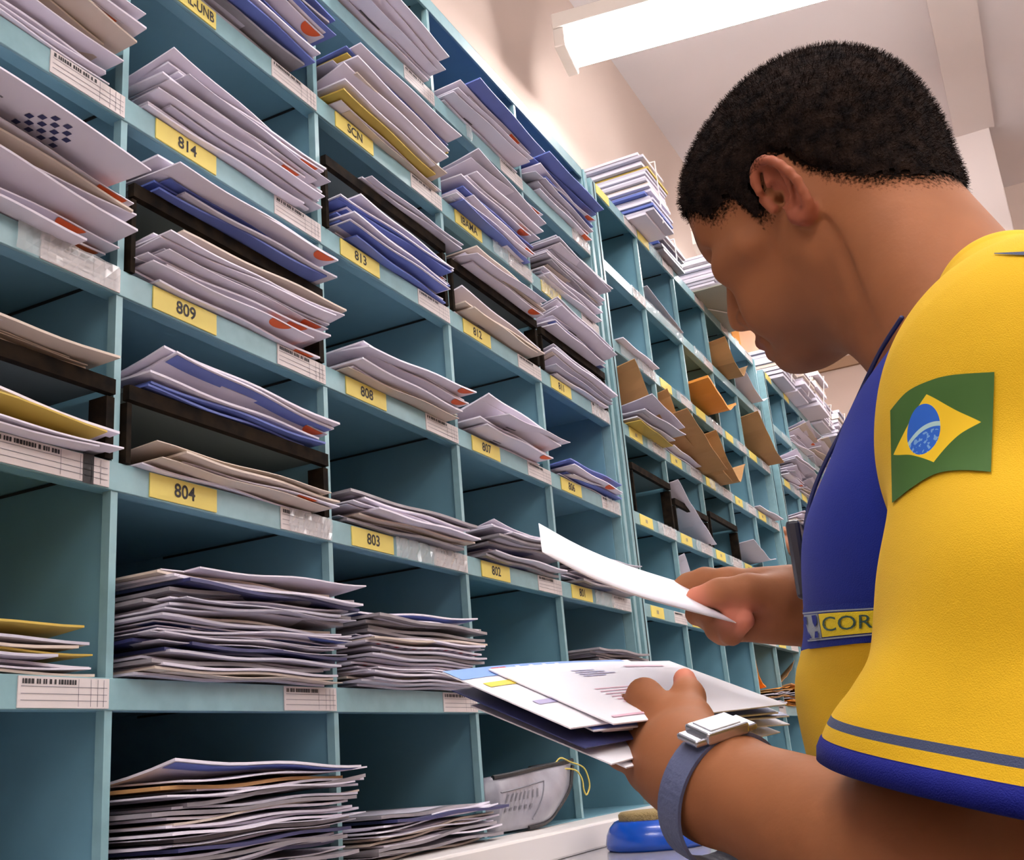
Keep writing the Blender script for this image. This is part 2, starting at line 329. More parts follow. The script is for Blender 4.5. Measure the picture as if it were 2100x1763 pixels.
def letter_mesh(kind, bend, var):
    """one envelope or leaflet, long edge on x, outer edge towards -y, resting on z = 0"""
    key = (kind, bend, var)
    if key in LET: return LET[key]
    r = random.Random(hash((kind, var)) % 9999 if False else (sum(map(ord, kind)) * 13 + var * 71 + bend))
    L = r.choice((.225, .23, .235, .22)); H = r.choice((.115, .12, .16, .115)); T = {'mag': .0045, 'dark': .004, 'kraft': .004}.get(kind, r.choice((.0012, .002, .003, .0025)))
    if kind in ('kraft', 'orange'): H = .18
    a1 = {0: 0, 1: .010, 2: -.008, 3: .004}[bend]; tw = {0: 0, 1: -.006, 2: .008, 3: .012}[bend]
    def base(u, v):                                       # u, v in -1..1 ; v = -1 is the outer edge
        x = u * L / 2; y = v * H / 2
        droop = (1 - v) / 2
        z = a1 * droop ** 2 * (1 - .3 * u) + tw * droop * u * .5 + .0012 * math.sin(u * 5 + var) * droop
        return x, y, z
    nu, nv = 12, 5; b = MB(); base_m = P['grey' if kind == 'pat' else 'white' if kind in ('logo', 'win', 'band', 'air', 'winlogo') else kind]
    top = []; bot = []
    for j in range(nv + 1):
        for i in range(nu + 1):
            u = -1 + 2 * i / nu; v = -1 + 2 * j / nv; x, y, z = base(u, v)
            puff = T * .5 * (.66 + .34 * (1 - u ** 6) * (1 - v ** 4))
            top.append((x, y, z + T / 2 + puff)); bot.append((x, y, z + T / 2 - puff))
    n = nu + 1; N = len(top)
    fs = []
    for j in range(nv):
        for i in range(nu):
            a = j * n + i; fs.append((a, a + 1, a + n + 1, a + n)); fs.append((N + a, N + a + n, N + a + n + 1, N + a + 1))
    for i in range(nu): fs.append((i, N + i, N + i + 1, i + 1)); q = nv * n + i; fs.append((q, q + 1, N + q + 1, N + q))
    for j in range(nv): q = j * n; fs.append((q, q + n, N + q + n, N + q)); q = j * n + nu; fs.append((q, N + q, N + q + n, q + n))
    b.poly(top + bot, fs, base_m)
    def patch(us, vs, m, off=.00035):                      # print on both faces, following the paper
        for sgn in (1, -1):
            pv = []
            for v in vs:
                for u in us:
                    x, y, z = base(u, v); puff = T * .5 * (.66 + .34 * (1 - abs(u) ** 6) * (1 - v ** 4)) + off
                    pv.append((x, y, z + T / 2 + sgn * puff))
            m_, k_ = len(us), len(vs)
            f_ = [(j * m_ + i, j * m_ + i + 1, (j + 1) * m_ + i + 1, (j + 1) * m_ + i) for j in range(k_ - 1) for i in range(m_ - 1)]
            if sgn < 0: f_ = [t[::-1] for t in f_]
            b.poly(pv, f_, m)
    def rng(a, c, k): return [a + (c - a) * i / k for i in range(k + 1)]
    if kind in ('logo', 'winlogo'):
        uc = r.choice((.78, .55, .82)); R = .011
        for sgn in (1, -1):
            pv = []
            for k in range(13):
                an = math.pi * k / 12; u = uc + R * 1.3 * math.cos(an) / (L / 2); v = min(.995, -1 + R * 1.1 * math.sin(an) / (H / 2) + .01); x, y, z = base(u, v)
                pv.append((x, y, z + T / 2 + sgn * (T * .5 * (.66 + .34 * (1 - abs(u) ** 6) * (1 - v ** 4)) + .0005)))
            b.poly(pv, [tuple(range(13)) if sgn > 0 else tuple(range(12, -1, -1))], M_orange)
    if kind in ('win', 'winlogo', 'band'):
        u0 = r.choice((-.7, -.1, .1)); patch(rng(u0, u0 + .65, 6), rng(-.55, .15, 4), P['window'])
    if kind == 'band': patch(rng(-.98, .98, 14), rng(-.97, -.74, 1), P['blue'])
    if kind in ('logo', 'white', 'grey', 'beige', 'winlogo'):
        for q in range(3):
            u0 = -.5 + .1 * r.random(); patch(rng(u0, u0 + .2 + .3 * r.random(), 3), [-.62 + q * .1, -.58 + q * .1], M_inkg)
    if kind == 'pat':
        patch(rng(-.6, .1, 6), rng(-.7, .2, 4), P['pat'])
    if kind == 'air':
        for q in range(14):
            u = -.95 + q * .14; patch([u, u + .06], [-.995, -.93], P['red'] if q % 2 else P['dark'])
    if kind == 'mag': patch(rng(-.9, .2, 8), rng(-.9, .3, 4), P['dark' if var % 2 else 'grey'])
    if kind == 'blue' and var % 2: patch(rng(.35, .9, 6), rng(-.9, -.3, 3), P['white'])
    me = b.mesh({'kraft': 'kraft_envelope', 'mag': 'magazine', 'orange': 'orange_envelope'}.get(kind, 'envelope'), False)
    LET[key] = (me, T, L, H); return LET[key]
NAME = {'white': ('envelope', 'white envelope'), 'grey': ('envelope', 'light grey envelope'), 'beige': ('envelope', 'beige envelope'), 'blue': ('envelope', 'blue envelope'),
        'dark': ('leaflet', 'dark blue leaflet'), 'kraft': ('kraft_envelope', 'brown kraft envelope'), 'ochre': ('envelope', 'mustard yellow envelope'), 'orange': ('orange_envelope', 'orange envelope'),
        'mag': ('magazine', 'thin grey magazine'), 'logo': ('envelope', 'orange-marked white envelope'), 'win': ('envelope', 'white window envelope'),
        'winlogo': ('envelope', 'orange-marked window envelope'), 'band': ('envelope', 'blue-banded white envelope'), 'pat': ('envelope', 'grey envelope with dark print'),
        'air': ('airmail_envelope', 'striped airmail envelope')}
MIX = ['white'] * 5 + ['grey'] * 3 + ['beige'] * 3 + ['logo'] * 2 + ['win', 'band', 'blue', 'white', 'winlogo', 'grey']
M_board = mat('board_underside', (84, 98, 100), .7)
LETTERS = []                                       # (screen size, mesh, matrix, kind, where, group)
def pile(x0, x1, z, where, n, p0, p1, kinds=None, seed=0, tilt=0.0, tmul=1.0, yaw=.05, stack=None, topkinds=None, shift=0):
    """letters lying on each other between the dividers x0..x1, sticking out of the front from p0 (lowest) to p1 (top)"""
    r = random.Random(seed * 97 + int(x0 * 100) + int(z * 1000)); kinds = kinds or MIX; zz = z + .0004
    wd = x1 - x0 - .01; pb = r.choice((0, 0, 1, 3))
    for i in range(n):
        k = r.choice(kinds)
        low_ = i < 3
        if topkinds and i >= n - len(topkinds): k = topkinds[i - (n - len(topkinds))]
        bend = (pb if r.random() < .72 else r.choice((0, 1, 2, 3))) if n < 14 else r.choice((0, 0, 0, 3, 1 if i > n - 3 else 0)); bend = 0 if low_ else bend; me, T, L, H = letter_mesh(k, bend, r.randrange(3))
        sc = min(1.0, wd / L) * r.uniform(.88, 1.0) if wd / L < 1 else r.uniform(.94, 1.06)
        f = i / max(1, n - 1); prot = p0 + (p1 - p0) * f + r.uniform(-.012, .012) * (1 if n < 14 else .8)
        slack = max(0, wd - L * sc) / 2
        xc = (x0 + x1) / 2 + shift + r.uniform(-slack, slack); ya = r.uniform(-yaw, yaw)
        ti = tilt * f + r.uniform(-.005, .005) * (1 if i else 0)
        zl = zz + (.0 if bend != 2 else .002)
        M = Matrix.Translation((xc, -prot + H * sc / 2, zl)) @ Matrix.Rotation(ya, 4, 'Z') @ Matrix.Rotation(ti, 4, 'X') @ Matrix.Diagonal((sc, sc, 1 if n > 13 else 1, 1))
        c = pix(tuple(M.translation)); size = (L / c[2]) * (.3 + (prot if n < 14 else .05) * 8) * (1 if -300 < c[0] < 2200 and -200 < c[1] < 1900 else .1)
        LETTERS.append((size, me, M, k, where, 'topmost ' if i == n - 1 and n > 1 else 'lowest ' if i == 0 and n > 2 else ''))
        zz += T * tmul * (1.0 if n > 13 else 1.4)
    return zz
cx1 = lambda c: (ED1[c + 1], ED1[c + 2] - .007) if c >= 0 else (ED1[0], ED1[1] - .007)   # column c of cabinet 1 (c = -1 is the left one)
def pz(c, k, where, *a, **kw): x0, x1 = cx1(c); return pile(x0 + .002, x1, deck(k), where, *a, seed=k * 10 + c, **kw)
def riser(x0, x1, k, label, h=.060):
    """dark board standing on two legs that makes a second level inside a pigeonhole"""
    z = deck(k); r = empty('shelf_riser', ((x0 + x1) / 2, .13, z), label, 'shelf riser', 'dark boards dividing the pigeonholes')
    b = MB(); b.box(x0 + .004, x1 - .003, .003, .25, z + h, z + h + .004, M_board); b.box(x0 + .004, x1 - .003, -.004, .003, z + h - .007, z + h + .0055, M_brown); b.build('board', r)
    for a, c in ((x0 + .003, x0 + .008), (x1 - .011, x1 - .003)):
        b = MB(); b.box(a, c, -.003, .016, z + .0003, z + h - .0095, M_brown); b.build('leg', r)
        b = MB(); b.box(a, c, .20, .22, z + .0003, z + h, M_brown2); b.build('leg', r)
    return z + h + .006
def pr(c, k, where, rl, n, p0, p1, h=.060, **kw):
    x0, x1 = cx1(c); z = riser(x0, x1, k, rl, h); pile(x0 + .006, x1, z, where, n, p0, p1, seed=k * 10 + c + 5, **kw)
BIG = ['white', 'grey', 'grey', 'mag', 'beige', 'band', 'white', 'mag', 'grey', 'win', 'dark', 'white']
# row 0, on the floor of the cabinet
pz(-1, 0, 'at the very bottom corner', 4, .0, .01, kinds=['grey', 'white'])
pz(0, 0, 'in the tall bottom-shelf stack', 30, .02, .035, kinds=BIG, topkinds=['kraft', 'band', 'white'], tmul=.9)
pz(1, 0, 'in the low bottom-shelf stack', 15, .02, .03, kinds=BIG, tmul=.9)
# row 1, on the lowest rail
pz(-1, 1, 'in the thin pile on the lowest rail', 8, -.01, .0, kinds=['grey', 'beige', 'white', 'ochre'])
pz(0, 1, 'in the tall stack under 804-tag', 34, .012, .04, kinds=BIG, topkinds=['white', 'logo', 'beige', 'white', 'white'], tmul=.88)
pz(1, 1, 'in the stack under 803-tag', 25, .012, .03, kinds=BIG + ['air'], topkinds=['mag', 'mag', 'white', 'band'], tmul=.95)
pz(3, 1, 'in the stack under 801-tag', 17, .02, .035, kinds=['mag', 'grey', 'mag', 'dark'], tmul=1.0)
# row 2
pz(-1, 2, 'in the pile beside 804-tag', 5, .0, .018, kinds=['white', 'beige', 'ochre'], topkinds=['white', 'ochre', 'ochre', 'white'])
pr(-1, 2, 'on the dark board beside 804-tag pigeonhole', 'dark brown board on legs in the pigeonhole beside the one tagged 804', 5, .0, .012, kinds=['beige', 'white', 'logo'])
pz(0, 2, 'in the loose pile behind 804-tag', 5, .008, .02, kinds=['beige', 'white', 'beige'], tilt=-.05, topkinds=['logo', 'beige', 'beige'])
pr(0, 2, 'on the dark board over 804-tag', 'dark brown board on legs in the pigeonhole tagged 804', 6, .004, .025, kinds=['white', 'blue', 'logo'], topkinds=['logo', 'band', 'white'])
pz(1, 2, 'in the pile behind 803-tag', 8, .008, .03, kinds=['grey', 'white', 'beige', 'mag'])
pz(2, 2, 'in the pile behind 802-tag', 9, .008, .035, kinds=['grey', 'white', 'mag'])
pz(3, 2, 'in the pile behind 801-tag', 9, .008, .03, kinds=['grey', 'mag', 'white'])
# row 3
pz(-1, 3, 'in the pile under the checkered letter', 7, .005, .03, kinds=['white', 'white', 'winlogo', 'logo'], tilt=-.05, topkinds=['beige', 'logo'], tmul=1.7)
pz(0, 3, 'in the pile behind 809-tag', 13, .006, .028, kinds=['white', 'white', 'grey', 'blue', 'white', 'logo', 'grey'], tilt=-.06, topkinds=['white', 'white', 'beige'], tmul=1.0)
pr(0, 3, 'on the dark board over 809-tag', 'dark brown board on legs in the pigeonhole tagged 809', 7, .010, .030, kinds=['white', 'grey', 'white', 'blue'], topkinds=['blue', 'white', 'logo', 'white'], h=.078, tmul=.85)
pz(1, 3, 'in the pile behind 808-tag', 8, .008, .032, kinds=['white', 'grey', 'beige', 'logo'], tilt=-.06, topkinds=['logo', 'white', 'logo'], tmul=1.1)
pz(2, 3, 'in the pile behind 807-tag', 6, .006, .04, kinds=['white', 'winlogo', 'logo'], tilt=-.08, tmul=1.1, topkinds=['white', 'white', 'white'])
pz(3, 3, 'in the pile behind 806-tag', 5, .006, .03, kinds=['white', 'logo', 'blue'], tilt=-.06, tmul=1.0)
# row 4
pz(-1, 4, 'in the full pile at the upper corner', 12, .010, .034, kinds=['white', 'beige', 'grey', 'white', 'logo'], tilt=-.06, tmul=1.4)
pz(0, 4, 'in the pile behind 814-tag', 12, .006, .032, kinds=MIX, tilt=-.06, topkinds=['winlogo', 'logo', 'white'], tmul=1.0)
pz(1, 4, 'in the pile behind 813-tag', 12, .008, .030, kinds=['white', 'band', 'logo', 'blue', 'grey', 'white'], tilt=-.06, tmul=1.05)
pr(1, 4, 'on the dark board over 813-tag', 'dark brown board on legs in the pigeonhole tagged 813', 2, .015, .025, kinds=['pat'], h=.085, shift=.05)
pz(2, 4, 'in the pile behind 812-tag', 5, .006, .02, kinds=['white', 'grey', 'beige'], tilt=-.04)
pr(2, 4, 'on the dark board over 812-tag', 'dark brown board on legs in the pigeonhole tagged 812', 6, .008, .03, kinds=['white', 'beige', 'logo', 'ochre'], h=.070, tilt=-.05)
pz(3, 4, 'in the pile behind 811-tag', 8, .006, .03, kinds=['beige', 'white', 'grey'], tilt=-.06)
pr(3, 4, 'on the dark board over 811-tag', 'dark brown board on legs in the pigeonhole tagged 811', 9, .015, .04, kinds=['white', 'grey', 'white', 'band'], h=.066, tilt=-.06)
# row 5
pz(0, 5, 'behind the yellow tag at the top edge', 12, .006, .045, kinds=['beige', 'blue', 'white', 'blue', 'logo', 'mag'], tilt=-.07, topkinds=['logo', 'blue', 'mag', 'blue'], tmul=1.3)
pz(1, 5, 'in the lower pile behind SCN-tag', 6, .006, .030, kinds=['beige', 'ochre', 'white', 'grey'], tilt=-.06, tmul=1.1, topkinds=['beige', 'white', 'white'])
x0_, x1_ = cx1(1); pile(x0_ + .002, x1_, deck(5) + .034, 'in the upper fan over SCN-tag', 6, .028, .045, kinds=['white', 'beige', 'grey'], seed=77, tilt=-.1, tmul=1.5, topkinds=['grey', 'white', 'ochre', 'blue', 'white'], shift=-.008)
pz(2, 5, 'in the lower pile behind IBAMA-tag', 7, .006, .03, kinds=['white', 'ochre', 'blue', 'logo'], tilt=-.06)
x0_, x1_ = cx1(2); pile(x0_ + .002, x1_, deck(5) + .034, 'in the upper pile over IBAMA-tag', 5, .025, .045, kinds=['grey', 'logo', 'white'], seed=78, tilt=-.09, tmul=1.5)
pz(3, 5, 'in the crammed pile beside IBAMA-tag pigeonhole', 18, .010, .040, kinds=['white', 'beige', 'grey', 'mag', 'white', 'logo'], tilt=-.06, tmul=1.15)
# row 6
pz(1, 6, 'in the top row above SCN-tag', 7, .006, .042, kinds=['white', 'white', 'beige', 'grey'], tilt=-.06, tmul=1.5)
pz(2, 6, 'in the top row above IBAMA-tag', 6, .006, .042, kinds=['white', 'beige', 'logo'], topkinds=['logo', 'blue'], tilt=-.06, tmul=1.4)
pz(3, 6, 'in the top row beside the cabinet post', 8, .010, .040, kinds=['blue', 'blue', 'grey', 'logo', 'mag'], topkinds=['logo', 'blue', 'blue'], tilt=-.06, tmul=1.5)

# ---- contents of the second and third cabinets
def cxx(ED, c): return ED[c] + .003, ED[c + 1] - .008
def p2(c, k, where, n, a, b, ED=ED2, **kw): x0, x1 = cxx(ED, c); pile(x0, x1, deck(k), where, n, a, b, seed=200 + k * 10 + c, **kw)
p2(1, 4, 'under the kraft letters of the second cabinet', 3, .0, .01, kinds=['grey', 'white'])
p2(0, 4, 'in the clear-wrapped bundle below the tall kraft sheet', 5, .03, .045, kinds=['grey', 'white', 'ochre'], tmul=2.2)
p2(4, 4, 'in the last column of the second cabinet', 2, .0, .02, kinds=['white'])
p2(0, 5, 'behind the shiny rail of the second cabinet', 1, .02, .02, kinds=['white'])
for c in (3, 4):
    p2(c, 1, 'in the mixed heap low in the second cabinet', 9, .0, .03, kinds=['kraft', 'orange', 'white', 'grey', 'white'], tmul=1.2)
p2(1, 0, 'on the second cabinet floor behind the held letters', 6, .0, .03, kinds=['white', 'grey'], tmul=1.5)
for c, k, n in ((0, 5, 9), (1, 6, 9), (2, 6, 8), (0, 4, 10), (1, 5, 9), (2, 5, 6), (1, 4, 8), (3, 6, 7), (0, 1, 10), (1, 1, 9), (0, 2, 5)):
    p2(c, k, 'in the third cabinet beside the blue shirt', n, .01, .06, ED=ED3, kinds=['white', 'white', 'grey', 'beige', 'logo'], tmul=1.8, yaw=.15, tilt=-.1)
for c, h, lb in ((0, .085, 'dark board on legs at the near end of the second cabinet'), (1, .06, 'dark board on legs beside a drooping white letter, second cabinet'), (2, .075, 'empty dark board on legs in the middle column of the second cabinet')):
    x0_, x1_ = cxx(ED2, c); riser(x0_, x1_, 3, lb, h)
def curled(c, k, m, prof, p0, dp, name, label, ED=ED2, a=0., b_=1., T=.0012, grp=None):
    """a large stiff envelope standing bowed in a pigeonhole; prof: heights along the column"""
    x0, x1 = cxx(ED, c); z = deck(k) + .0012; b = MB(); n = 16; rows = 5; top = []; bot = []
    for j in range(rows + 1):
        for i in range(n + 1):
            u = i / n; q_ = u * (len(prof) - 1); ii = min(int(q_), len(prof) - 2); f = q_ - ii; f = f * f * (3 - 2 * f) * .5 + f * .5
            h = prof[ii] * (1 - f) + prof[ii + 1] * f; y = -p0 + dp * j / rows; x = x0 + (x1 - x0) * (a + (b_ - a) * u)
            top.append((x, y, z + h * (1 - .35 * j / rows) + T)); bot.append((x, y, z + h * (1 - .35 * j / rows)))
    w_ = n + 1; N = len(top); fs = []
    for j in range(rows):
        for i in range(n): q_ = j * w_ + i; fs += [(q_, q_ + 1, q_ + w_ + 1, q_ + w_), (N + q_, N + q_ + w_, N + q_ + w_ + 1, N + q_ + 1)]
    for i in range(n): q_ = rows * w_ + i; fs += [(i, N + i, N + i + 1, i + 1), (q_, q_ + 1, N + q_ + 1, N + q_)]
    for j in range(rows): q_ = j * w_; r_ = q_ + n; fs += [(q_, q_ + w_, N + q_ + w_, N + q_), (r_, N + r_, N + r_ + w_, r_ + w_)]
    b.poly(top + bot, fs, m); tag(b.build(name, smooth=False), label, 'envelope', grp)
curled(0, 4, P['kraft'], [.115, .045, .018, .022], .035, .2, 'kraft_envelope', 'tall brown kraft envelope bowed against the post of the second cabinet', b_=1.05)
curled(1, 4, P['kraft'], [.075, .05, .02, .0], .055, .2, 'kraft_envelope', 'brown kraft envelope with a sagging edge beside the tall kraft sheet', b_=1.1)
curled(1, 4, P['kraft'], [.125, .04, .028, .03], .020, .2, 'kraft_envelope', 'dark kraft sheet curled upright behind the sagging kraft envelope', b_=1.0)
curled(2, 5, P['orange'], [.05, .03, .012, .045], .045, .18, 'orange_envelope', 'bright orange padded envelope curled up at its end, middle column', T=.006)
curled(3, 6, P['kraft'], [.065, .015, .0, .05], .040, .18, 'kraft_envelope', 'kraft envelope turned up at its end in the second cabinet top rows')
curled(4, 6, P['white'], [.04, .01, .0, .03], .030, .15, 'envelope', 'white envelope flicked up beside the far cabinet post')
curled(2, 4, P['kraft'], [.09, .03, .0, .06], .045, .2, 'kraft_envelope', 'kraft envelope bent upward like a bowl, second cabinet third column')
curled(2, 4, P['kraft'], [.03, .01, .002, .02], .030, .2, 'kraft_envelope', 'dark brown kraft wrapper lying under the bowl-shaped kraft envelope', a=.1, b_=.9, T=.003)
curled(4, 5, P['kraft'], [.09, .05, .01, .0], .045, .2, 'kraft_envelope', 'kraft envelope leaning in the last column of the second cabinet')
curled(1, 3, P['white'], [.10, .06, .03, .0], .015, .2, 'envelope', 'white letter drooping from a dark board over the second cabinet rail', a=.03, b_=.98)
curled(3, 3, P['white'], [.045, .03, .015, .025], .035, .15, 'envelope', 'white letter bowed above the back of the pinching hand')
curled(1, 2, P['white'], [.115, .04, .01, .0], .010, .12, 'envelope', 'white sheet standing curled just above the pinching hand', b_=.7)
curled(1, 7 - 1, P['grey'], [.03, .02, .01, .0], .006, .15, 'envelope', 'grey sheet lying in the upper row of the second cabinet')
curled(3, 1, P['orange'], [.13, .06, .045, .04], -.005, .1, 'orange_envelope', 'crumpled orange envelope standing on the low mixed heap', b_=.35, T=.003)
curled(4, 1, P['kraft'], [.055, .07, .09, .12], -.01, .05, 'kraft_envelope', 'kraft envelope standing on edge behind a small white letter, low heap', a=.1, b_=.95)

# ---- tied bundles standing on the cabinet tops
def bundle(x0, x1, y0, y1, z, h, n, label, seed, lean=0., cols=('white', 'grey', 'white', 'beige', 'white', 'blue', 'mag')):
    r = random.Random(seed); t = empty('letter_bundle', ((x0 + x1) / 2, (y0 + y1) / 2, z), label, 'mail bundle', 'tied mail bundles on the cabinet tops'); zz = z + .0003
    for i in range(n):
        th = h / n; dx, dy = r.uniform(-.008, .008), r.uniform(-.008, .008); sl = r.uniform(-.002, .002); m = P[r.choice(cols)]; b = MB(); f = i / n; k = r.uniform(-.01, .004); ln = lean * f
        ks = [(x0 + dx, y0 + dy + k - ln, 0), (x1 + dx, y0 + dy + k - ln, sl), (x1 + dx, y1 + dy - ln, sl), (x0 + dx, y1 + dy - ln, 0)]
        b.poly([(x, y, zz + s_) for x, y, s_ in ks] + [(x, y, zz + s_ + th * .82) for x, y, s_ in ks], [(3, 2, 1, 0), (4, 5, 6, 7), (0, 1, 5, 4), (1, 2, 6, 5), (2, 3, 7, 6), (3, 0, 4, 7)], m); b.build('letter', t, bevel=.0006); zz += th
    b = MB(); xm = (x0 + x1) / 2; e = .011; b.tube([(xm, y0 - e, z + .002), (xm, y0 - e - lean, z + h), (xm, (y0 + y1) / 2 - lean, z + h + .006), (xm, y1 + e - lean, z + h), (xm, y1 + e, z + .002)], .0016, M_white, 6); b.build('string', t)
    return t
TT = TOPZ + LIP
bundle(1.37, 1.50, -.045, .10, TT, .152, 20, 'tall white mail bundle tied with string, first on top of the second cabinet', 5, cols=('white', 'white', 'grey', 'blue', 'white', 'beige', 'white', 'ochre'))
bundle(1.55, 1.70, -.012, .12, TT, .055, 7, 'low sagging mail bundle beside the tall one on the second cabinet', 6, cols=('grey', 'dark', 'mag', 'blue', 'white'))
bundle(1.86, 2.02, -.050, .10, TT + .004, .11, 14, 'mail bundle standing on a grey card close to the forehead', 7, cols=('white', 'grey', 'white', 'mag'))
b = MB(); b.box(1.82, 2.14, -.115, .14, TT, TT + .0035, mat('grey_card', (150, 150, 136), .6)); b.tube([(2.02, -.1, TT - .002), (2.0, -.04, TT - .003), (1.94, .0, TT - .002)], .0015, M_white, 6); tag(b.build('grey_card'), 'stiff grey card lying under a mail bundle, jutting over the cabinet edge', 'card')
for i, (x, h, hh) in enumerate(((2.60, .10, .2), (2.79, .075, .18), (2.98, .12, .2), (3.20, .08, .2), (3.42, .1, .2))):
    bundle(x, x + .17, -.035 - .012 * (i % 3), .10, TT, h, 8, ('mail bundle with a blue print, first on the third cabinet top', 'second mail bundle along the third cabinet top', 'tallest mail bundle on the third cabinet top', 'grey mail bundle before the end of the third cabinet top', 'last mail bundle on the third cabinet top')[i], 20 + i, lean=.02, cols=('white', 'grey', 'beige', 'white'))

ck = [(-.285, .05), (-.035, .05), (-.035, -.062), (-.285, -.062)]; b = MB(); zc = Z0 + .478
def ck_pt(u, v, o=0.): return np.array([-.290 + .252 * u, .055 - .120 * v, zc + .006 * math.sin(math.pi * u) - .004 * v + .008 * (1 - u) - o])
n = 10; T_ = [ck_pt(i / n, j / n, -.0015) for j in range(n + 1) for i in range(n + 1)] + [ck_pt(i / n, j / n) for j in range(n + 1) for i in range(n + 1)]; N = (n + 1) ** 2; fs = []
for j in range(n):
    for i in range(n): q_ = j * (n + 1) + i; fs += [(q_, q_ + n + 1, q_ + n + 2, q_ + 1), (N + q_, N + q_ + 1, N + q_ + n + 2, N + q_ + n + 1)]
for i in range(n): q_ = n * (n + 1) + i; fs += [(i, i + 1, N + i + 1, N + i), (q_, N + q_, N + q_ + 1, q_ + 1), (i * (n + 1), N + i * (n + 1), N + (i + 1) * (n + 1), (i + 1) * (n + 1)), (i * (n + 1) + n, (i + 1) * (n + 1) + n, N + (i + 1) * (n + 1) + n, N + i * (n + 1) + n)]
b.poly(T_, fs, P['white'])
def ckq(u0, u1, v0, v1, m): b.poly([ck_pt(u0, v0, .0004), ck_pt(u1, v0, .0004), ck_pt(u1, v1, .0004), ck_pt(u0, v1, .0004)], [(0, 1, 2, 3)], m)
for cu in (.14, .70):
    for i in range(7):
        for j in range(7):
            if (i + j) % 2 == 0 and abs(i - 3) + abs(j - 3) <= 6 and not (i in (0, 6) and j in (0, 6)): ckq(cu - .075 + i * .022, cu - .075 + i * .022 + .019, .52 + j * .058, .52 + j * .058 + .045, P['dark'])
for j in range(6): ckq(.34, .34 + (.20, .16, .22, .12, .2, .15)[j], .50 + j * .07, .515 + j * .07, M_inkg)
for i in range(4): ckq(.28 + i * .01, .284 + i * .01, .5, .9, M_inkg)
tag(b.build('envelope'), 'big white envelope with two dark checkered prints on its underside', 'envelope')

# ---- grey sack with a printed label and a yellow string, on the bottom shelf
sk = empty('mail_sack', (.68, .05, RZ[0]), 'grey plastic mail sack with printed label and black edge on the bottom shelf', 'sack')
M_sack = mat('sack_plastic', (150, 148, 158), .3, noise=.2, nscale=30, bump=.6, bscale=40); M_blk = mat('black_binding', (24, 22, 26), .5)
def sack_pt(u, v, o=0.):
    x = .566 + .250 * u; zb_ = -.066 + .066 * (1 - math.sqrt(max(0, 1 - max(0, (u - .28) / .72) ** 2.2))) + .001; zt_ = -.004 + .012 * u
    return np.array([x, -.004 - .020 * math.sin(math.pi * (.15 + .7 * v)) * math.sin(math.pi * (.1 + .8 * u)) - .004 * math.sin(u * 9 + v * 4) - o + .01 * u, Z0 + lerp_(zt_, zb_, v)])
def lerp_(a, b, t): return a + (b - a) * t
b = MB(); nu, nv = 24, 12; F_ = [sack_pt(i / nu, j / nv) for j in range(nv + 1) for i in range(nu + 1)]; K_ = [sack_pt(i / nu, j / nv) + np.array([0, .06 * math.sin(math.pi * (.1 + .8 * j / nv)) + .004, 0]) for j in range(nv + 1) for i in range(nu + 1)]
w_ = nu + 1; N = len(F_); fs = []
for j in range(nv):
    for i in range(nu): q_ = j * w_ + i; fs += [(q_, q_ + w_, q_ + w_ + 1, q_ + 1), (N + q_, N + q_ + 1, N + q_ + w_ + 1, N + q_ + w_)]
for i in range(nu): q_ = nv * w_ + i; fs += [(i, i + 1, N + i + 1, N + i), (q_, N + q_, N + q_ + 1, q_ + 1)]
for j in range(nv): q_ = j * w_; r_ = q_ + nu; fs += [(q_, N + q_, N + q_ + w_, q_ + w_), (r_, r_ + w_, N + r_ + w_, N + r_)]
b.poly(F_ + K_, fs, M_sack); b.build('bag', sk, smooth=True)
b = MB(); b.tube([sack_pt(i / 20, 0, .001) for i in range(21)], .0028, M_blk, 6); b.tube([sack_pt(i / 20, 1, .001) for i in range(6, 21)], .0025, M_blk, 6); b.build('binding', sk)
b = MB(); r = random.Random(4)
for (a0, a1) in (((.02, .28), (.50, .24)), ((.50, .24), (.33, .86))): b.tube([sack_pt(lerp_(a0[0], a1[0], t / 8), lerp_(a0[1], a1[1], t / 8), .0006) for t in range(9)], .0009, M_inkg, 4)
for k in range(8): u = .05 + k * .047; b.poly([sack_pt(u + .02, .34, .0010), sack_pt(u + .035, .34, .0010), sack_pt(u + .015, .48, .0010), sack_pt(u, .48, .0010)], [(0, 1, 2, 3)], M_inkg)
for k in range(6): u = .05 + k * .05; b.poly([sack_pt(u + .01, .58, .0010), sack_pt(u + .03, .58, .0010), sack_pt(u + .022, .65, .0010), sack_pt(u, .65, .0010)], [(0, 1, 2, 3)], M_inkg)
b.build('printed_label', sk)
ys = [onY(x, y, Y) for x, y, Y in ((1128, 1582, .0), (1138, 1566, -.004), (1150, 1554, -.008), (1170, 1562, -.012), (1195, 1572, -.014), (1205, 1590, -.016), (1209, 1612, -.016), (1203, 1629, -.014), (1197, 1618, -.016), (1194, 1598, -.016), (1182, 1580, -.014), (1160, 1576, -.010), (1128, 1582, .0))]
b = MB(); b.tube([curve(ys, i / 60) for i in range(61)], .0011, mat('yellow_string', (206, 186, 90), .7), 6); tag(b.build('string', smooth=True), 'thin yellow string looped over the edge of the grey mail sack', 'string')
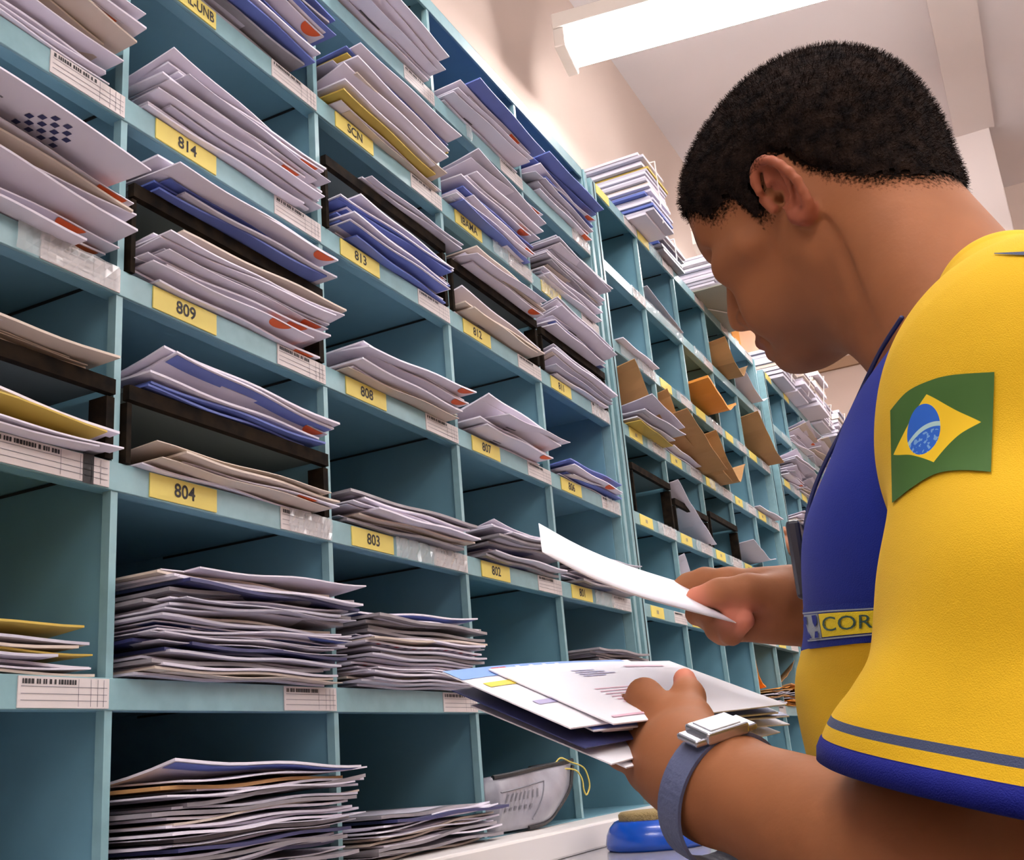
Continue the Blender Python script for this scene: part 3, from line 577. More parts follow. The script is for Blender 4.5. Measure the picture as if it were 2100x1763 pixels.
# ---- finger moistener on the table
bc = onZ(1350, 1737, -.10); bc[2] += .0; fm = empty('finger_moistener', tuple(bc), 'round blue bowl with a tan sponge standing on the table', 'finger moistener')
M_bowl = mat('blue_plastic', (16, 72, 172), .22, spec=.6); M_sponge = mat('tan_sponge', (150, 128, 84), .95, noise=.2, nscale=120, bump=1.0, bscale=400)
b = MB(); b.lathe([(.058, .0), (.0615, .003), (.062, .008), (.0600, .018), (.056, .026), (.050, .032), (.046, .0335), (.044, .031), (.043, .024)], bc, M_bowl, 48); b.build('bowl', fm, smooth=True)
b = MB(); b.lathe([(.0415, .0245), (.0435, .032), (.044, .040), (.041, .0425), (.02, .0435)], bc, M_sponge, 40); b.build('sponge', fm, smooth=True)
# ---- put the letters into the scene: the ~300 that show largest are objects of their own, the rest is one heap
LETTERS.sort(key=lambda t: -t[0])
NI = 300
pref = {}
for size, me, M, k, where, st in LETTERS[:NI]:
    nm, desc = NAME[k]; o = bpy.data.objects.new(nm, me); COL.objects.link(o); o.matrix_world = M
    for p_ in ('lying', ): pass
    tag(o, st + desc + ' ' + where, 'magazine' if k == 'mag' else 'envelope' if k != 'dark' else 'leaflet', 'mail ' + where)
rest = MB()
for size, me, M, k, where, st in LETTERS[NI:]:
    vs = [tuple(M @ v_.co) for v_ in me.vertices]; base_i = len(rest.v); rest.v += vs
    for p_ in me.polygons: rest.f.append([base_i + i for i in p_.vertices]); rest.m.append(rest.mi(me.materials[p_.material_index]))
if rest.v: tag(rest.build('packed_mail'), 'remaining thin envelopes packed inside the stacks of mail on the teal shelves', 'mail', kind='stuff')
print('LETTERS', len(LETTERS))

# ------------------------------------------------------------------ smooth implicit surfaces for bodies and clothes
class Field:
    def __init__(s): s.p = []
    def cone(s, a, b, r1, r2, k=.01, sub=False): s.p.append(('c', np.array(a, float), np.array(b, float), r1, r2, k, sub)); return s
    def ell(s, c, r, B=None, k=.01, sub=False): s.p.append(('e', np.array(c, float), np.array(r, float), np.eye(3) if B is None else np.array(B, float), 0, k, sub)); return s
    def plane(s, c, n): s.p.append(('h', np.array(c, float), np.array(n, float) / np.linalg.norm(n), 0, 0, 0, True)); return s
    def chain(s, pts, rs, k=.01):
        for i in range(len(pts) - 1): s.cone(pts[i], pts[i + 1], rs[i], rs[i + 1], k)
        return s
    def d1(s, q, X):
        if q[0] == 'c':
            _, a, b, r1, r2, k, sub = q; ba = b - a; l2 = ba @ ba + 1e-12
            t = np.clip(((X - a) @ ba) / l2, 0, 1); return np.linalg.norm(X - a - t[:, None] * ba, axis=1) - (r1 + (r2 - r1) * t)
        if q[0] == 'e':
            _, c, r, B, _, k, sub = q; Y = (X - c) @ B.T
            k0 = np.linalg.norm(Y / r, axis=1); k1 = np.linalg.norm(Y / (r * r), axis=1) + 1e-9; return k0 * (k0 - 1) / k1
        return (X - q[1]) @ q[2]                                   # half space, positive side removed
    def __call__(s, X, prims=None):
        D = None
        for q in (prims if prims is not None else s.p):
            d = s.d1(q, X); k = q[5]
            if q[6]:
                if D is None: continue
                if q[0] == 'h': D = np.maximum(D, d)
                else:
                    d = -d; h = np.clip(.5 - .5 * (D - d) / max(k, 1e-6), 0, 1); D = D * (1 - h) + d * h + k * h * (1 - h)
            elif D is None: D = d
            elif k <= 0: D = np.minimum(D, d)
            else: h = np.clip(.5 + .5 * (d - D) / k, 0, 1); D = D * h + d * (1 - h) - k * h * (1 - h)
        return D
def polygonise(F, lo, hi, vox, disp=None):
    """surface nets on the zero level of F; only blocks near the surface are evaluated"""
    lo = np.array(lo, float); BS = 12; n = np.ceil((np.array(hi) - lo) / vox / BS).astype(int); N = n * BS
    D = np.full(N, 1., np.float32); g = (np.arange(BS))
    off = np.stack(np.meshgrid(g, g, g, indexing='ij'), -1).reshape(-1, 3)
    bi = np.stack(np.meshgrid(*[np.arange(k) for k in n], indexing='ij'), -1).reshape(-1, 3)
    cen = lo + (bi * BS + BS / 2) * vox; dc = F(cen)
    rad = BS * vox * .5 * 1.75 + .012
    for b in bi[(dc < -rad * 1.3)]: D[b[0] * BS:(b[0] + 1) * BS, b[1] * BS:(b[1] + 1) * BS, b[2] * BS:(b[2] + 1) * BS] = -1
    for b, c in zip(bi[np.abs(dc) <= rad * 1.3], cen[np.abs(dc) <= rad * 1.3]):
        pr_ = [q for q in F.p if (q[0] == 'h') or abs(F.d1(q, c[None])[0]) < rad + .06 or F.d1(q, c[None])[0] < 0]
        X = lo + (b * BS + off) * vox; d = F(X, pr_)
        if d is None: continue
        if disp is not None: d = d + disp(X)
        D[b[0] * BS:(b[0] + 1) * BS, b[1] * BS:(b[1] + 1) * BS, b[2] * BS:(b[2] + 1) * BS] = d.reshape(BS, BS, BS)
    I = D < 0; sh = tuple(k - 1 for k in N)
    def c_(A, i, j, k): return A[i:i + sh[0], j:j + sh[1], k:k + sh[2]]
    cnt = np.zeros(sh, np.uint8)
    for i in (0, 1):
        for j in (0, 1):
            for k in (0, 1): cnt += c_(I, i, j, k)
    act = np.argwhere((cnt > 0) & (cnt < 8)); idx = np.full(sh, -1, np.int32); idx[tuple(act.T)] = np.arange(len(act))
    acc = np.zeros((len(act), 3)); num = np.zeros(len(act))
    cs = [(i, j, k) for i in (0, 1) for j in (0, 1) for k in (0, 1)]
    val = {c: D[act[:, 0] + c[0], act[:, 1] + c[1], act[:, 2] + c[2]].astype(float) for c in cs}
    for a in cs:
        for ax in range(3):
            if a[ax] == 0:
                b = list(a); b[ax] = 1; b = tuple(b); m = (val[a] < 0) != (val[b] < 0)
                t = val[a] / np.where(np.abs(val[a] - val[b]) < 1e-9, 1e-9, val[a] - val[b]); t = np.clip(t, 0, 1)
                pt = np.tile(np.array(a, float), (len(act), 1)); pt[:, ax] = t; acc[m] += pt[m]; num[m] += 1
    vs = lo + (act + acc / num[:, None]) * vox
    faces = []
    for ax in range(3):
        o1, o2 = (ax + 1) % 3, (ax + 2) % 3; sl0 = [slice(1, -1)] * 3; sl1 = [slice(1, -1)] * 3
        sl0[ax] = slice(0, -1); sl1[ax] = slice(1, None); e = I[tuple(sl0)] != I[tuple(sl1)]; q = np.argwhere(e)
        q = q + 1; q[:, ax] -= 1
        ins = I[tuple(q.T)]
        def id_(d1, d2): r_ = q.copy(); r_[:, o1] -= d1; r_[:, o2] -= d2; r_ = np.minimum(r_, np.array(sh) - 1); return idx[tuple(r_.T)]
        qd = np.stack([id_(1, 1), id_(0, 1), id_(0, 0), id_(1, 0)], 1); qd[~ins] = qd[~ins][:, ::-1]
        faces.append(qd[(qd >= 0).all(1)])
    return vs, np.concatenate(faces)
def np_mesh(name, vs, fs, mats, mi=None, attrs=None):
    me = bpy.data.meshes.new(name); me.vertices.add(len(vs)); me.vertices.foreach_set('co', np.asarray(vs, np.float32).ravel())
    me.loops.add(fs.size); me.polygons.add(len(fs)); me.loops.foreach_set('vertex_index', fs.ravel().astype(np.int32))
    me.polygons.foreach_set('loop_start', np.arange(0, fs.size, fs.shape[1], dtype=np.int32))
    for m in mats: me.materials.append(m)
    if mi is not None: me.polygons.foreach_set('material_index', np.asarray(mi, np.int32))
    me.polygons.foreach_set('use_smooth', [True] * len(fs)); me.update(calc_edges=True)
    for k, a in (attrs or {}).items():
        at_ = me.attributes.new(k, 'FLOAT_VECTOR' if a.ndim == 2 else 'FLOAT', 'POINT'); at_.data.foreach_set('vector' if a.ndim == 2 else 'value', np.asarray(a, np.float32).ravel())
    return me
def put(name, me, parent, loc=None):
    o = bpy.data.objects.new(name, me); COL.objects.link(o)
    if parent is not None:
        o.parent = parent; o.matrix_parent_inverse = Matrix.Translation(-Vector(parent.location))
    return o
def vnoise(X, s, seed=0):
    """cheap smooth noise from a few sine products"""
    X = X * s + seed * 1.7
    return (np.sin(X[:, 0] + 1.3 * np.sin(X[:, 1] * .9 + 1)) * np.cos(X[:, 1] * 1.1 + 1.2 * np.sin(X[:, 2])) + np.sin(X[:, 2] * 1.2 + np.cos(X[:, 0] * 1.4))) * .5

# ------------------------------------------------------------------ the man sorting letters
ps = empty('person', (.19, -.60, 0), 'man in yellow and blue polo shirt with a flag on its sleeve, sorting letters', 'person')
# head frame: origin between the ears, f = out of the face, l = his left, u = up
HO = np.array([.2349, -.5279, .4129 + Z0]); Hf = np.array([.3475, .8791, -.3262]); Hl = np.array([-.9373, .3160, -.1468]); Hu = np.array([-.0260, .3567, .9338])
HB = np.stack([Hf, Hl, Hu])
def hp(f, l, u): return HO + Hf * f + Hl * l + Hu * u
def he(F, c, r, k=.015, sub=False, B=None): F.ell(hp(*c), r, HB if B is None else B, k, sub)
def rotB(B, ax, an):
    c, s_ = math.cos(an), math.sin(an); i, j = [(1, 2), (2, 0), (0, 1)][ax]; B = B.copy(); bi, bj = B[i] * c + B[j] * s_, -B[i] * s_ + B[j] * c; B[i], B[j] = bi, bj; return B
body = Field()
he(body, (-.002, 0, .044), (.095, .0735, .085), .02)              # skull
he(body, (-.030, 0, .030), (.070, .071, .070), .03)               # back of the head
he(body, (.045, 0, .050), (.052, .060, .055), .03)                # forehead
he(body, (.040, 0, -.010), (.050, .058, .060), .03)               # face block
he(body, (.047, 0, -.050), (.043, .044, .046), .03)               # jaw front
body.cone(hp(.005, .050, -.045), hp(.070, .016, -.078), .016, .013, .03)
body.cone(hp(.005, -.050, -.045), hp(.070, -.016, -.078), .016, .013, .03)
body.cone(hp(.005, .054, -.045), hp(.000, .060, .0), .014, .012, .025); body.cone(hp(.005, -.054, -.045), hp(.000, -.060, .0), .014, .012, .025)
he(body, (.082, 0, -.078), (.016, .020, .014), .02)               # chin
for s_ in (1, -1):
    body.cone(hp(.078, .046 * s_, .000), hp(.050, .062 * s_, -.006), .013, .012, .02)    # cheekbones
    body.cone(hp(.094, .012 * s_, .038), hp(.078, .044 * s_, .038), .0085, .008, .014)   # brow ridge
    he(body, (.088, .031 * s_, .018), (.014, .015, .011), .010, True)                    # eye sockets
    he(body, (.0775, .031 * s_, .018), (.0122, .0135, .0122), .003)                      # eyelids over the eyes
    he(body, (.062, .040 * s_, -.045), (.03, .018, .03), .02)                            # cheeks
body.cone(hp(.094, 0, .022), hp(.112, 0, -.012), .006, .0085, .010)                      # nose bridge
he(body, (.1125, 0, -.022), (.0115, .0105, .0095), .007)                                  # nose tip
for s_ in (1, -1): he(body, (.1015, .0115 * s_, -.026), (.0095, .0065, .0075), .005); he(body, (.1055, .0085 * s_, -.0335), (.005, .0028, .0035), .002, True)
body.cone(hp(.096, 0, -.040), hp(.092, 0, -.075), .012, .012, .015)                       # mouth bulge
body.cone(hp(.098, .016, -.0555), hp(.107, 0, -.0505), .0045, .0062, .004); body.cone(hp(.098, -.016, -.0555), hp(.107, 0, -.0505), .0045, .0062, .004)
body.cone(hp(.096, .014, -.0625), hp(.1035, 0, -.0645), .005, .0068, .004); body.cone(hp(.096, -.014, -.0625), hp(.1035, 0, -.0645), .005, .0068, .004)
NHEAD = len(body.p)
# ears
for s_ in (1, -1):
    c = (-.006, .0755 * s_, -.002); pts = []; tilt_ = -.18
    for i in range(15):
        a = math.radians(150 - 262 * i / 14); rr = (1.0 if i < 10 else .92)
        f0 = .0148 * math.cos(a) * -1 * rr; u0 = .031 * math.sin(a) * rr
        f1 = f0 * math.cos(tilt_) - u0 * math.sin(tilt_); u1 = f0 * math.sin(tilt_) + u0 * math.cos(tilt_)
        out = .0085 + .010 * max(0, -f0 / .0148) * .9
        pts.append((c[0] + f1, c[1] + out * s_, c[2] + u1))
    pts = [(p_[0], p_[1], p_[2]) for p_ in pts]
    Be = rotB(rotB(HB, 0, -.0), 2, .42 * s_)
    body.ell(hp(-.010, .0795 * s_, .000), (.0150, .0040, .029), Be, .006)
    for i in range(14): body.cone(hp(*pts[i]), hp(*pts[i + 1]), .0034, .0034, .003)
    body.cone(hp(c[0] + .004, c[1] + .006 * s_, -.024), hp(c[0] - .001, c[1] + .008 * s_, -.031), .0055, .0050, .005)   # lobe
    body.cone(hp(.0115, .0775 * s_, .006), hp(.009, .079 * s_, -.006), .0045, .0045, .004)                            # tragus
    for (a_, b_) in (((-.016, .0865, .018), (-.014, .0875, -.004)), ((-.014, .0875, -.004), (-.006, .085, -.016))): body.cone(hp(a_[0], a_[1] * s_, a_[2]), hp(b_[0], b_[1] * s_, b_[2]), .0028, .0028, .003)
    he(body, (-.003, .086 * s_, -.002), (.0085, .0065, .0115), .003, True)
    he(body, (.002, .076 * s_, -.002), (.004, .010, .0045), .002, True)
NNECK = len(body.p)
# neck, shoulders, chest under the shirt
NB = V(.195, -.635, .235)
body.cone(hp(-.030, 0, -.015), NB + np.array([0, .012, .02]), .057, .058, .035)
body.cone(hp(.005, 0, -.055), NB + np.array([0, .035, .02]), .044, .052, .035)
body.cone(hp(-.045, .025, .000), NB + np.array([-.045, .015, -.02]), .030, .038, .03); body.cone(hp(-.045, -.025, .000), NB + np.array([.045, .015, -.02]), .030, .038, .03)
SL = V(.030, -.650, .165); SR = V(.365, -.650, .165)
body.cone(NB, SL, .05, .055, .04); body.cone(NB, SR, .05, .055, .04)
body.cone(V(.195, -.61, .16), V(.195, -.58, -.13), .070, .065, .05)
def limb(F, pts, rs, k=.02): F.chain(pts, rs, k)
# left arm
EL = V(-.062, -.610, -.085); WL = at(1478, 1612, .63)
body.cone(SL, EL, .056, .044, .02)
body.cone(EL, EL + (WL - EL) * .35, .044, .043, .02); body.cone(EL + (WL - EL) * .35, WL, .043, .029, .02)
# right arm
ER = V(.405, -.655, -.085); WR = at(1655, 1238, .86)
body.cone(SR, ER, .052, .042, .02); body.cone(ER, ER + (WR - ER) * .35, .042, .038, .02); body.cone(ER + (WR - ER) * .35, WR, .038, .0265, .02)
# left hand, back of the hand towards the camera, gripping the stack from its near edge
def A(x, y, d): return at(x, y, d)
mcp = [A(1385, 1478, .700), A(1350, 1512, .700), A(1330, 1548, .695), A(1330, 1585, .688)]
wl1 = WL + (mcp[1] - WL) * .15
for m_, o_ in zip(mcp, (A(1440, 1560, .645), A(1440, 1590, .635), A(1440, 1615, .63), A(1445, 1640, .625))): body.cone(o_, m_, .0165, .0125, .014)
body.cone(WL, A(1400, 1560, .665), .027, .024, .02)
fing = [[mcp[0], A(1322, 1428, .728), A(1290, 1478, .752), A(1265, 1520, .765)],
        [mcp[1], A(1268, 1462, .742), A(1225, 1490, .762), A(1212, 1510, .79)],
        [mcp[2], A(1262, 1506, .730), A(1205, 1492, .752), A(1190, 1500, .78)],
        [mcp[3], A(1275, 1545, .718), A(1232, 1525, .735), A(1215, 1515, .76)]]
for f_, r_ in zip(fing, (.0105, .0105, .0100, .0088)): body.chain(f_, [r_ * 1.12, r_ * 1.08, r_ * .95, r_ * .8], .006)
body.chain([A(1440, 1545, .648), A(1420, 1478, .690), A(1412, 1428, .722), A(1404, 1393, .742)], [.018, .0125, .0098, .0078], .008)
# right hand, thumb and forefinger pinching one envelope
WR2 = A(1640, 1238, .865)
rm = [A(1497, 1195, .885), A(1500, 1225, .875), A(1510, 1255, .870), A(1525, 1283, .865)]
for m_, o_ in zip(rm, (A(1600, 1208, .865), A(1600, 1232, .862), A(1605, 1255, .860), A(1610, 1275, .858))): body.cone(o_, m_, .0150, .0120, .012)
body.cone(WR, A(1590, 1238, .862), .026, .023, .02)
body.chain([rm[0], A(1445, 1190, .900), A(1412, 1199, .905), A(1385, 1212, .903)], [.0120, .0100, .009, .0075], .006)
body.chain([rm[1], A(1450, 1232, .905), A(1430, 1258, .895), A(1452, 1262, .868)], [.0118, .0100, .009, .0075], .005)
body.chain([rm[2], A(1462, 1272, .890), A(1470, 1290, .868), A(1505, 1258, .842)], [.0112, .0098, .0088, .0075], .005)
body.chain([rm[3], A(1485, 1298, .872), A(1500, 1300, .850), A(1530, 1272, .832)], [.0102, .009, .0080, .0068], .005)
body.chain([A(1600, 1222, .845), A(1535, 1212, .842), A(1478, 1216, .846), A(1428, 1224, .852)], [.0175, .0125, .0105, .0080], .008)
lo_ = np.array([-.16, -.74, -.16 + Z0]); hi_ = np.array([.50, -.22, .56 + Z0])
vs, fs = polygonise(body, lo_, hi_, .0022)
q = vs - HO; hf, hl, hu = q @ Hf, q @ Hl, q @ Hu
# where hair grows (1) and where the skin is bare (0): a hairline drawn on the head in its own frame
def hair_mask(hf, hl, hu):
    line = np.interp(hf, [-.12, -.085, -.06, -.035, -.022, -.012, .004, .012, .028, .034, .060, .078, .10], [-.060, -.056, -.040, -.010, .014, .032, .034, .002, .002, .030, .034, .058, .070])
    return (hu - line)
hm = hair_mask(hf, hl, hu)
near_head = (np.linalg.norm(q, axis=1) < .17)
stub = np.where(near_head & ~((np.abs(hl) > .079) & (hf > -.04) & (hf < .02) & (hu < .024)), np.clip(hm / .034 + .55, 0, 1), 0)
# beard shadow, lips, ear flush
lip = np.exp(-((hf - .106) ** 2 + (hu + .057) ** 2 * 1.2 + hl ** 2 * .35) / .00012)
earr = np.where((np.abs(hl) > .080) & near_head & (hu > -.042), 1., 0) * np.exp(-((hf + .005) / .03) ** 2)
beard = np.where(near_head, np.clip((-hu - .045) / .03, 0, 1) * np.clip((hf - .01) / .03, 0, 1), 0)
palm = np.zeros(len(vs))
for f_ in fing + [[A(1404, 1393, .742)] * 2, [A(1428, 1224, .852)] * 2, [A(1505, 1258, .842)] * 2, [A(1530, 1272, .832)] * 2]: palm = np.maximum(palm, np.exp(-((vs - f_[-1]) ** 2).sum(1) / .00018))
brow = np.zeros(len(vs))
for s_ in (1, -1): brow = np.maximum(brow, np.exp(-(((hu - .040 - .002) / .0045) ** 2 + ((np.abs(hl) - .030) / .018) ** 4)) * (hf > .05) * near_head)
lash = np.exp(-(((hu - .0145) / .0034) ** 2 + ((np.abs(hl) - .033) / .015) ** 4)) * (hf > .07) * near_head
M_skin = bpy.data.materials.new('skin'); M_skin.use_nodes = True
def skin_nodes(m):
    nt = m.node_tree; b = nt.nodes['Principled BSDF']; L = nt.links
    def attr(n): a = nt.nodes.new('ShaderNodeAttribute'); a.attribute_name = n; return a.outputs['Fac']
    def mixc(f, a, b_):
        x = nt.nodes.new('ShaderNodeMix'); x.data_type = 'RGBA'; L.new(f, x.inputs[0])
        if isinstance(a, tuple): x.inputs[6].default_value = (*a, 1)
        else: L.new(a, x.inputs[6])
        if isinstance(b_, tuple): x.inputs[7].default_value = (*b_, 1)
        else: L.new(b_, x.inputs[7])
        return x.outputs[2]
    tc = nt.nodes.new('ShaderNodeTexCoord'); n1 = nt.nodes.new('ShaderNodeTexNoise'); n1.inputs['Scale'].default_value = 30; L.new(tc.outputs['Object'], n1.inputs['Vector'])
    base = mixc(n1.outputs[0], s2l((138, 86, 54)), s2l((158, 101, 65)))
    c = mixc(attr('ear'), base, s2l((152, 84, 60))); c = mixc(attr('lip'), c, s2l((140, 80, 66))); c = mixc(attr('palm'), c, s2l((214, 132, 110)))
    bm = nt.nodes.new('ShaderNodeMath'); bm.operation = 'MULTIPLY'; bm.inputs[1].default_value = .35; L.new(attr('beard'), bm.inputs[0]); c = mixc(bm.outputs[0], c, s2l((92, 66, 50)))
    # stubble of hair: a fine noise whose cover follows the hair mask
    n2 = nt.nodes.new('ShaderNodeTexNoise'); n2.inputs['Scale'].default_value = 420; n2.inputs['Detail'].default_value = 3; L.new(tc.outputs['Object'], n2.inputs['Vector'])
    ad = nt.nodes.new('ShaderNodeMath'); ad.operation = 'ADD'; L.new(n2.outputs[0], ad.inputs[0]); L.new(attr('stub'), ad.inputs[1])
    rp = nt.nodes.new('ShaderNodeMapRange'); rp.inputs[1].default_value = .74; rp.inputs[2].default_value = 1.10; L.new(ad.outputs[0], rp.inputs[0])
    c = mixc(rp.outputs[0], c, s2l((24, 17, 13))); c = mixc(attr('brow'), c, s2l((48, 36, 30))); c = mixc(attr('lash'), c, s2l((34, 26, 24)))
    sp_m = nt.nodes.new('ShaderNodeMath'); sp_m.operation = 'MULTIPLY_ADD'; L.new(rp.outputs[0], sp_m.inputs[0]); sp_m.inputs[1].default_value = -.22; sp_m.inputs[2].default_value = .24; L.new(sp_m.outputs[0], b.inputs['Specular IOR Level'])
    rm_ = nt.nodes.new('ShaderNodeMath'); rm_.operation = 'MULTIPLY_ADD'; L.new(rp.outputs[0], rm_.inputs[0]); rm_.inputs[1].default_value = .34; rm_.inputs[2].default_value = .64; L.new(rm_.outputs[0], b.inputs['Roughness'])
    L.new(c, b.inputs['Base Color']); b.inputs['Roughness'].default_value = .58; b.inputs['Specular IOR Level'].default_value = .32
    b.inputs['Subsurface Weight'].default_value = .06; b.inputs['Subsurface Radius'].default_value = (.01, .004, .002); b.inputs['Subsurface Scale'].default_value = .5
    n3 = nt.nodes.new('ShaderNodeTexNoise'); n3.inputs['Scale'].default_value = 260; bp = nt.nodes.new('ShaderNodeBump'); bp.inputs['Strength'].default_value = .12; bp.inputs['Distance'].default_value = .001
    L.new(tc.outputs['Object'], n3.inputs['Vector']); L.new(n3.outputs[0], bp.inputs['Height']); L.new(bp.outputs[0], b.inputs['Normal'])
skin_nodes(M_skin)
me = np_mesh('body', vs, fs, [M_skin], attrs=dict(stub=stub, lip=lip, ear=earr, beard=beard, palm=palm, brow=brow, lash=lash))
put('body', me, ps)
# cropped hair: a close shell over the scalp plus short strands
hairF = Field(); hairF.p = body.p[:NHEAD] + body.p[NNECK:NNECK + 4]
hv, hfc = polygonise(hairF, HO - .16, HO + .19, .0022, disp=lambda X: -.0040 + .0009 * vnoise(X, 900) + .0007 * vnoise(X, 420, 3) + np.clip(.016 - hair_mask((X - HO) @ Hf, (X - HO) @ Hl, (X - HO) @ Hu), 0, .016) * .24)
qq = hv - HO; m_ = hair_mask(qq @ Hf, qq @ Hl, qq @ Hu)
keep = (m_ > .002 + .005 * vnoise(hv, 700))[hfc].all(1) & ~((np.abs(qq @ Hl) > .071) & (qq @ Hf > -.026) & (qq @ Hf < .016) & (qq @ Hu < .024))[hfc].any(1)
hfc = hfc[keep]; used_, inv = np.unique(hfc, return_inverse=True); hv = hv[used_]; hfc = inv.reshape(-1, 4)
M_hair = mat('cropped_hair', (44, 33, 28), .95, rgb2=(20, 16, 16), nscale=90, spec=.06, bump=.8, bscale=500)
rg = np.random.default_rng(3)
tri = hfc[rg.integers(0, len(hfc), 26000)]; wts = rg.dirichlet((1, 1, 1, 1), len(tri)); rp_ = (hv[tri] * wts[:, :, None]).sum(1)
nn = rp_ - (HO + Hf * -.004 + Hu * .04); nn /= np.linalg.norm(nn, axis=1)[:, None]
dr = nn * .9 + rg.normal(0, .35, nn.shape); dr /= np.linalg.norm(dr, axis=1)[:, None]
sd = np.cross(dr, rg.normal(0, 1, nn.shape)); sd /= np.linalg.norm(sd, axis=1)[:, None]
tl = (.0028 + .0022 * rg.random(len(tri)))[:, None]
tv = np.stack([rp_ - dr * .001 - sd * .00022, rp_ - dr * .001 + sd * .00022, rp_ + dr * tl + sd * .00008, rp_ + dr * tl - sd * .00008], 1).reshape(-1, 3)
tf = np.arange(len(tv)).reshape(-1, 4) + len(hv)
put('hair', np_mesh('hair', np.concatenate([hv, tv]), np.concatenate([hfc, tf]), [M_hair]), ps)
# ---------------- clothes
def cloth(name, rgb, rough=.85, noise=.05):
    m = mat(name, rgb, rough, noise=noise, nscale=25, spec=.2, bump=.35, bscale=1400); m.node_tree.nodes['Principled BSDF'].inputs['Sheen Weight'].default_value = .04; return m
M_yel = cloth('yellow_knit', (214, 172, 26)); M_blu = cloth('blue_knit', (10, 34, 128)); M_navy = cloth('navy_trousers', (32, 38, 62)); M_gst = cloth('grey_blue_stripe', (74, 84, 110))
M_cuffb = cloth('blue_trim', (14, 28, 130))
# left sleeve: raglan cap, loose tube, open lower end
ax = EL - SL; al = np.linalg.norm(ax); ax /= al
hemc = SL + ax * (al * .765)
slv = Field()
slv.cone(SL, SL + ax * al * .45, .082, .083, .03); slv.cone(SL + ax * al * .45, SL + ax * al * .95, .083, .096, .03)
slv.cone(SL, NB + np.array([-.060, -.005, .030]), .079, .047, .05)
slv.cone(SL + np.array([.02, .015, -.02]), V(.10, -.60, .13), .070, .06, .04)
h1_, h3_ = onX(1702, 1546, -.045), onX(2100, 1640, -.10)
hn = np.cross(np.array([1, 0, .08]), h3_ - h1_); hn = hn if hn[2] < 0 else -hn; hn /= np.linalg.norm(hn); print('HEM', hn)
hemc = hemc + hn * ((h1_ - hemc) @ hn)
slv.cone(SL + ax * al * .55, onX(1936, 1570, -.045), .050, .050, .05)
slv.plane(hemc, hn)
slv.cone(hemc - ax * .03, hemc + ax * .06, .070, .093, .004, True)       # the opening
def folds_s(X):
    t = (X - SL) @ ax / al; an = np.arctan2((X - SL) @ np.array([0, 1., 0]), (X - SL) @ np.array([-1., 0, 0]))
    g = np.clip((t - .1) / .5, 0, 1)
    e_ = np.clip((hemc - X) @ hn / .03, 0, 1); g = g * e_
    return .0040 * g * np.sin(an * 4.2 + t * 5 + 1) + .0022 * np.sin(an * 7 - t * 9) * g - .0020 * np.sin(t * 16 + an * 1.5) * np.clip(1 - abs(t - .55) * 2, 0, 1) * e_ + .0006 * vnoise(X, 40) * e_
sv, sf = polygonise(slv, V(-.21, -.80, -.16), V(.20, -.46, .34), .0026, disp=folds_s)
_h = (hemc - sv) @ hn; _k = _h < .0034; sv[_k] += hn * _h[_k][:, None]
hd = (hemc - sv) @ hn                                                    # distance above the hem
M_slv = bpy.data.materials.new('sleeve_knit'); M_slv.use_nodes = True
def band_mat(m, attrn, stops, rough=.85):
    nt = m.node_tree; b = nt.nodes['Principled BSDF']; a = nt.nodes.new('ShaderNodeAttribute'); a.attribute_name = attrn
    cr = nt.nodes.new('ShaderNodeValToRGB'); cr.color_ramp.interpolation = 'CONSTANT'; el = cr.color_ramp.elements
    while len(el) > 1: el.remove(el[-1])
    el[0].position = 0; el[0].color = (*s2l(stops[0][1]), 1)
    for p_, c_ in stops[1:]: e = el.new(p_); e.color = (*s2l(c_), 1)
    nt.links.new(a.outputs['Fac'], cr.inputs[0]); nt.links.new(cr.outputs[0], b.inputs['Base Color']); b.inputs['Roughness'].default_value = rough; b.inputs['Specular IOR Level'].default_value = .2
    b.inputs['Sheen Weight'].default_value = .04
    tc = nt.nodes.new('ShaderNodeTexCoord'); n = nt.nodes.new('ShaderNodeTexNoise'); n.inputs['Scale'].default_value = 1400; bp = nt.nodes.new('ShaderNodeBump'); bp.inputs['Strength'].default_value = .35; bp.inputs['Distance'].default_value = .001
    nt.links.new(tc.outputs['Object'], n.inputs['Vector']); nt.links.new(n.outputs[0], bp.inputs['Height']); nt.links.new(bp.outputs[0], b.inputs['Normal'])
YL = (214, 172, 26)
band_mat(M_slv, 'hem', [(0, (8, 20, 112)), (.0088 * 2, YL), (.0148 * 2, (66, 76, 104)), (.0182 * 2, YL)])
shirt = empty('polo_shirt', ps.location) if False else None
_sb = BVHTree.FromPolygons([tuple(p_) for p_ in sv], [tuple(int(i) for i in f_) for f_ in sf])
_e1 = np.cross(hn, [1., 0, 0]); _e1 /= np.linalg.norm(_e1); _e2 = np.cross(hn, _e1); NA = 144; _rr = []
_hc = sv[(hd < .012)].mean(0)
for lev in (.0098, .0045):
    row = []
    for i in range(NA):
        a = 2 * math.pi * i / NA; d_ = _e1 * math.cos(a) + _e2 * math.sin(a); o_ = _hc - hn * (lev - (hemc - _hc) @ hn) + d_ * .22
        o_ = o_ + hn * (((hemc - o_) @ hn) - lev); h_ = _sb.ray_cast(Vector(o_), Vector(-d_)); row.append(.22 - h_[3] if h_[0] is not None else np.nan)
    row = np.array(row); row = np.where(np.isnan(row), np.nanmedian(row), row)
    for _ in range(3): row = (np.roll(row, 1) + row * 2 + np.roll(row, -1)) / 4
    _rr.append(row)
def _rim(lev, row, dr):
    out = []
    for i in range(NA):
        a = 2 * math.pi * i / NA; d_ = _e1 * math.cos(a) + _e2 * math.sin(a); o_ = _hc + d_ * (row[i] + dr); out.append(o_ + hn * (((hemc - o_) @ hn) - lev))
    return out
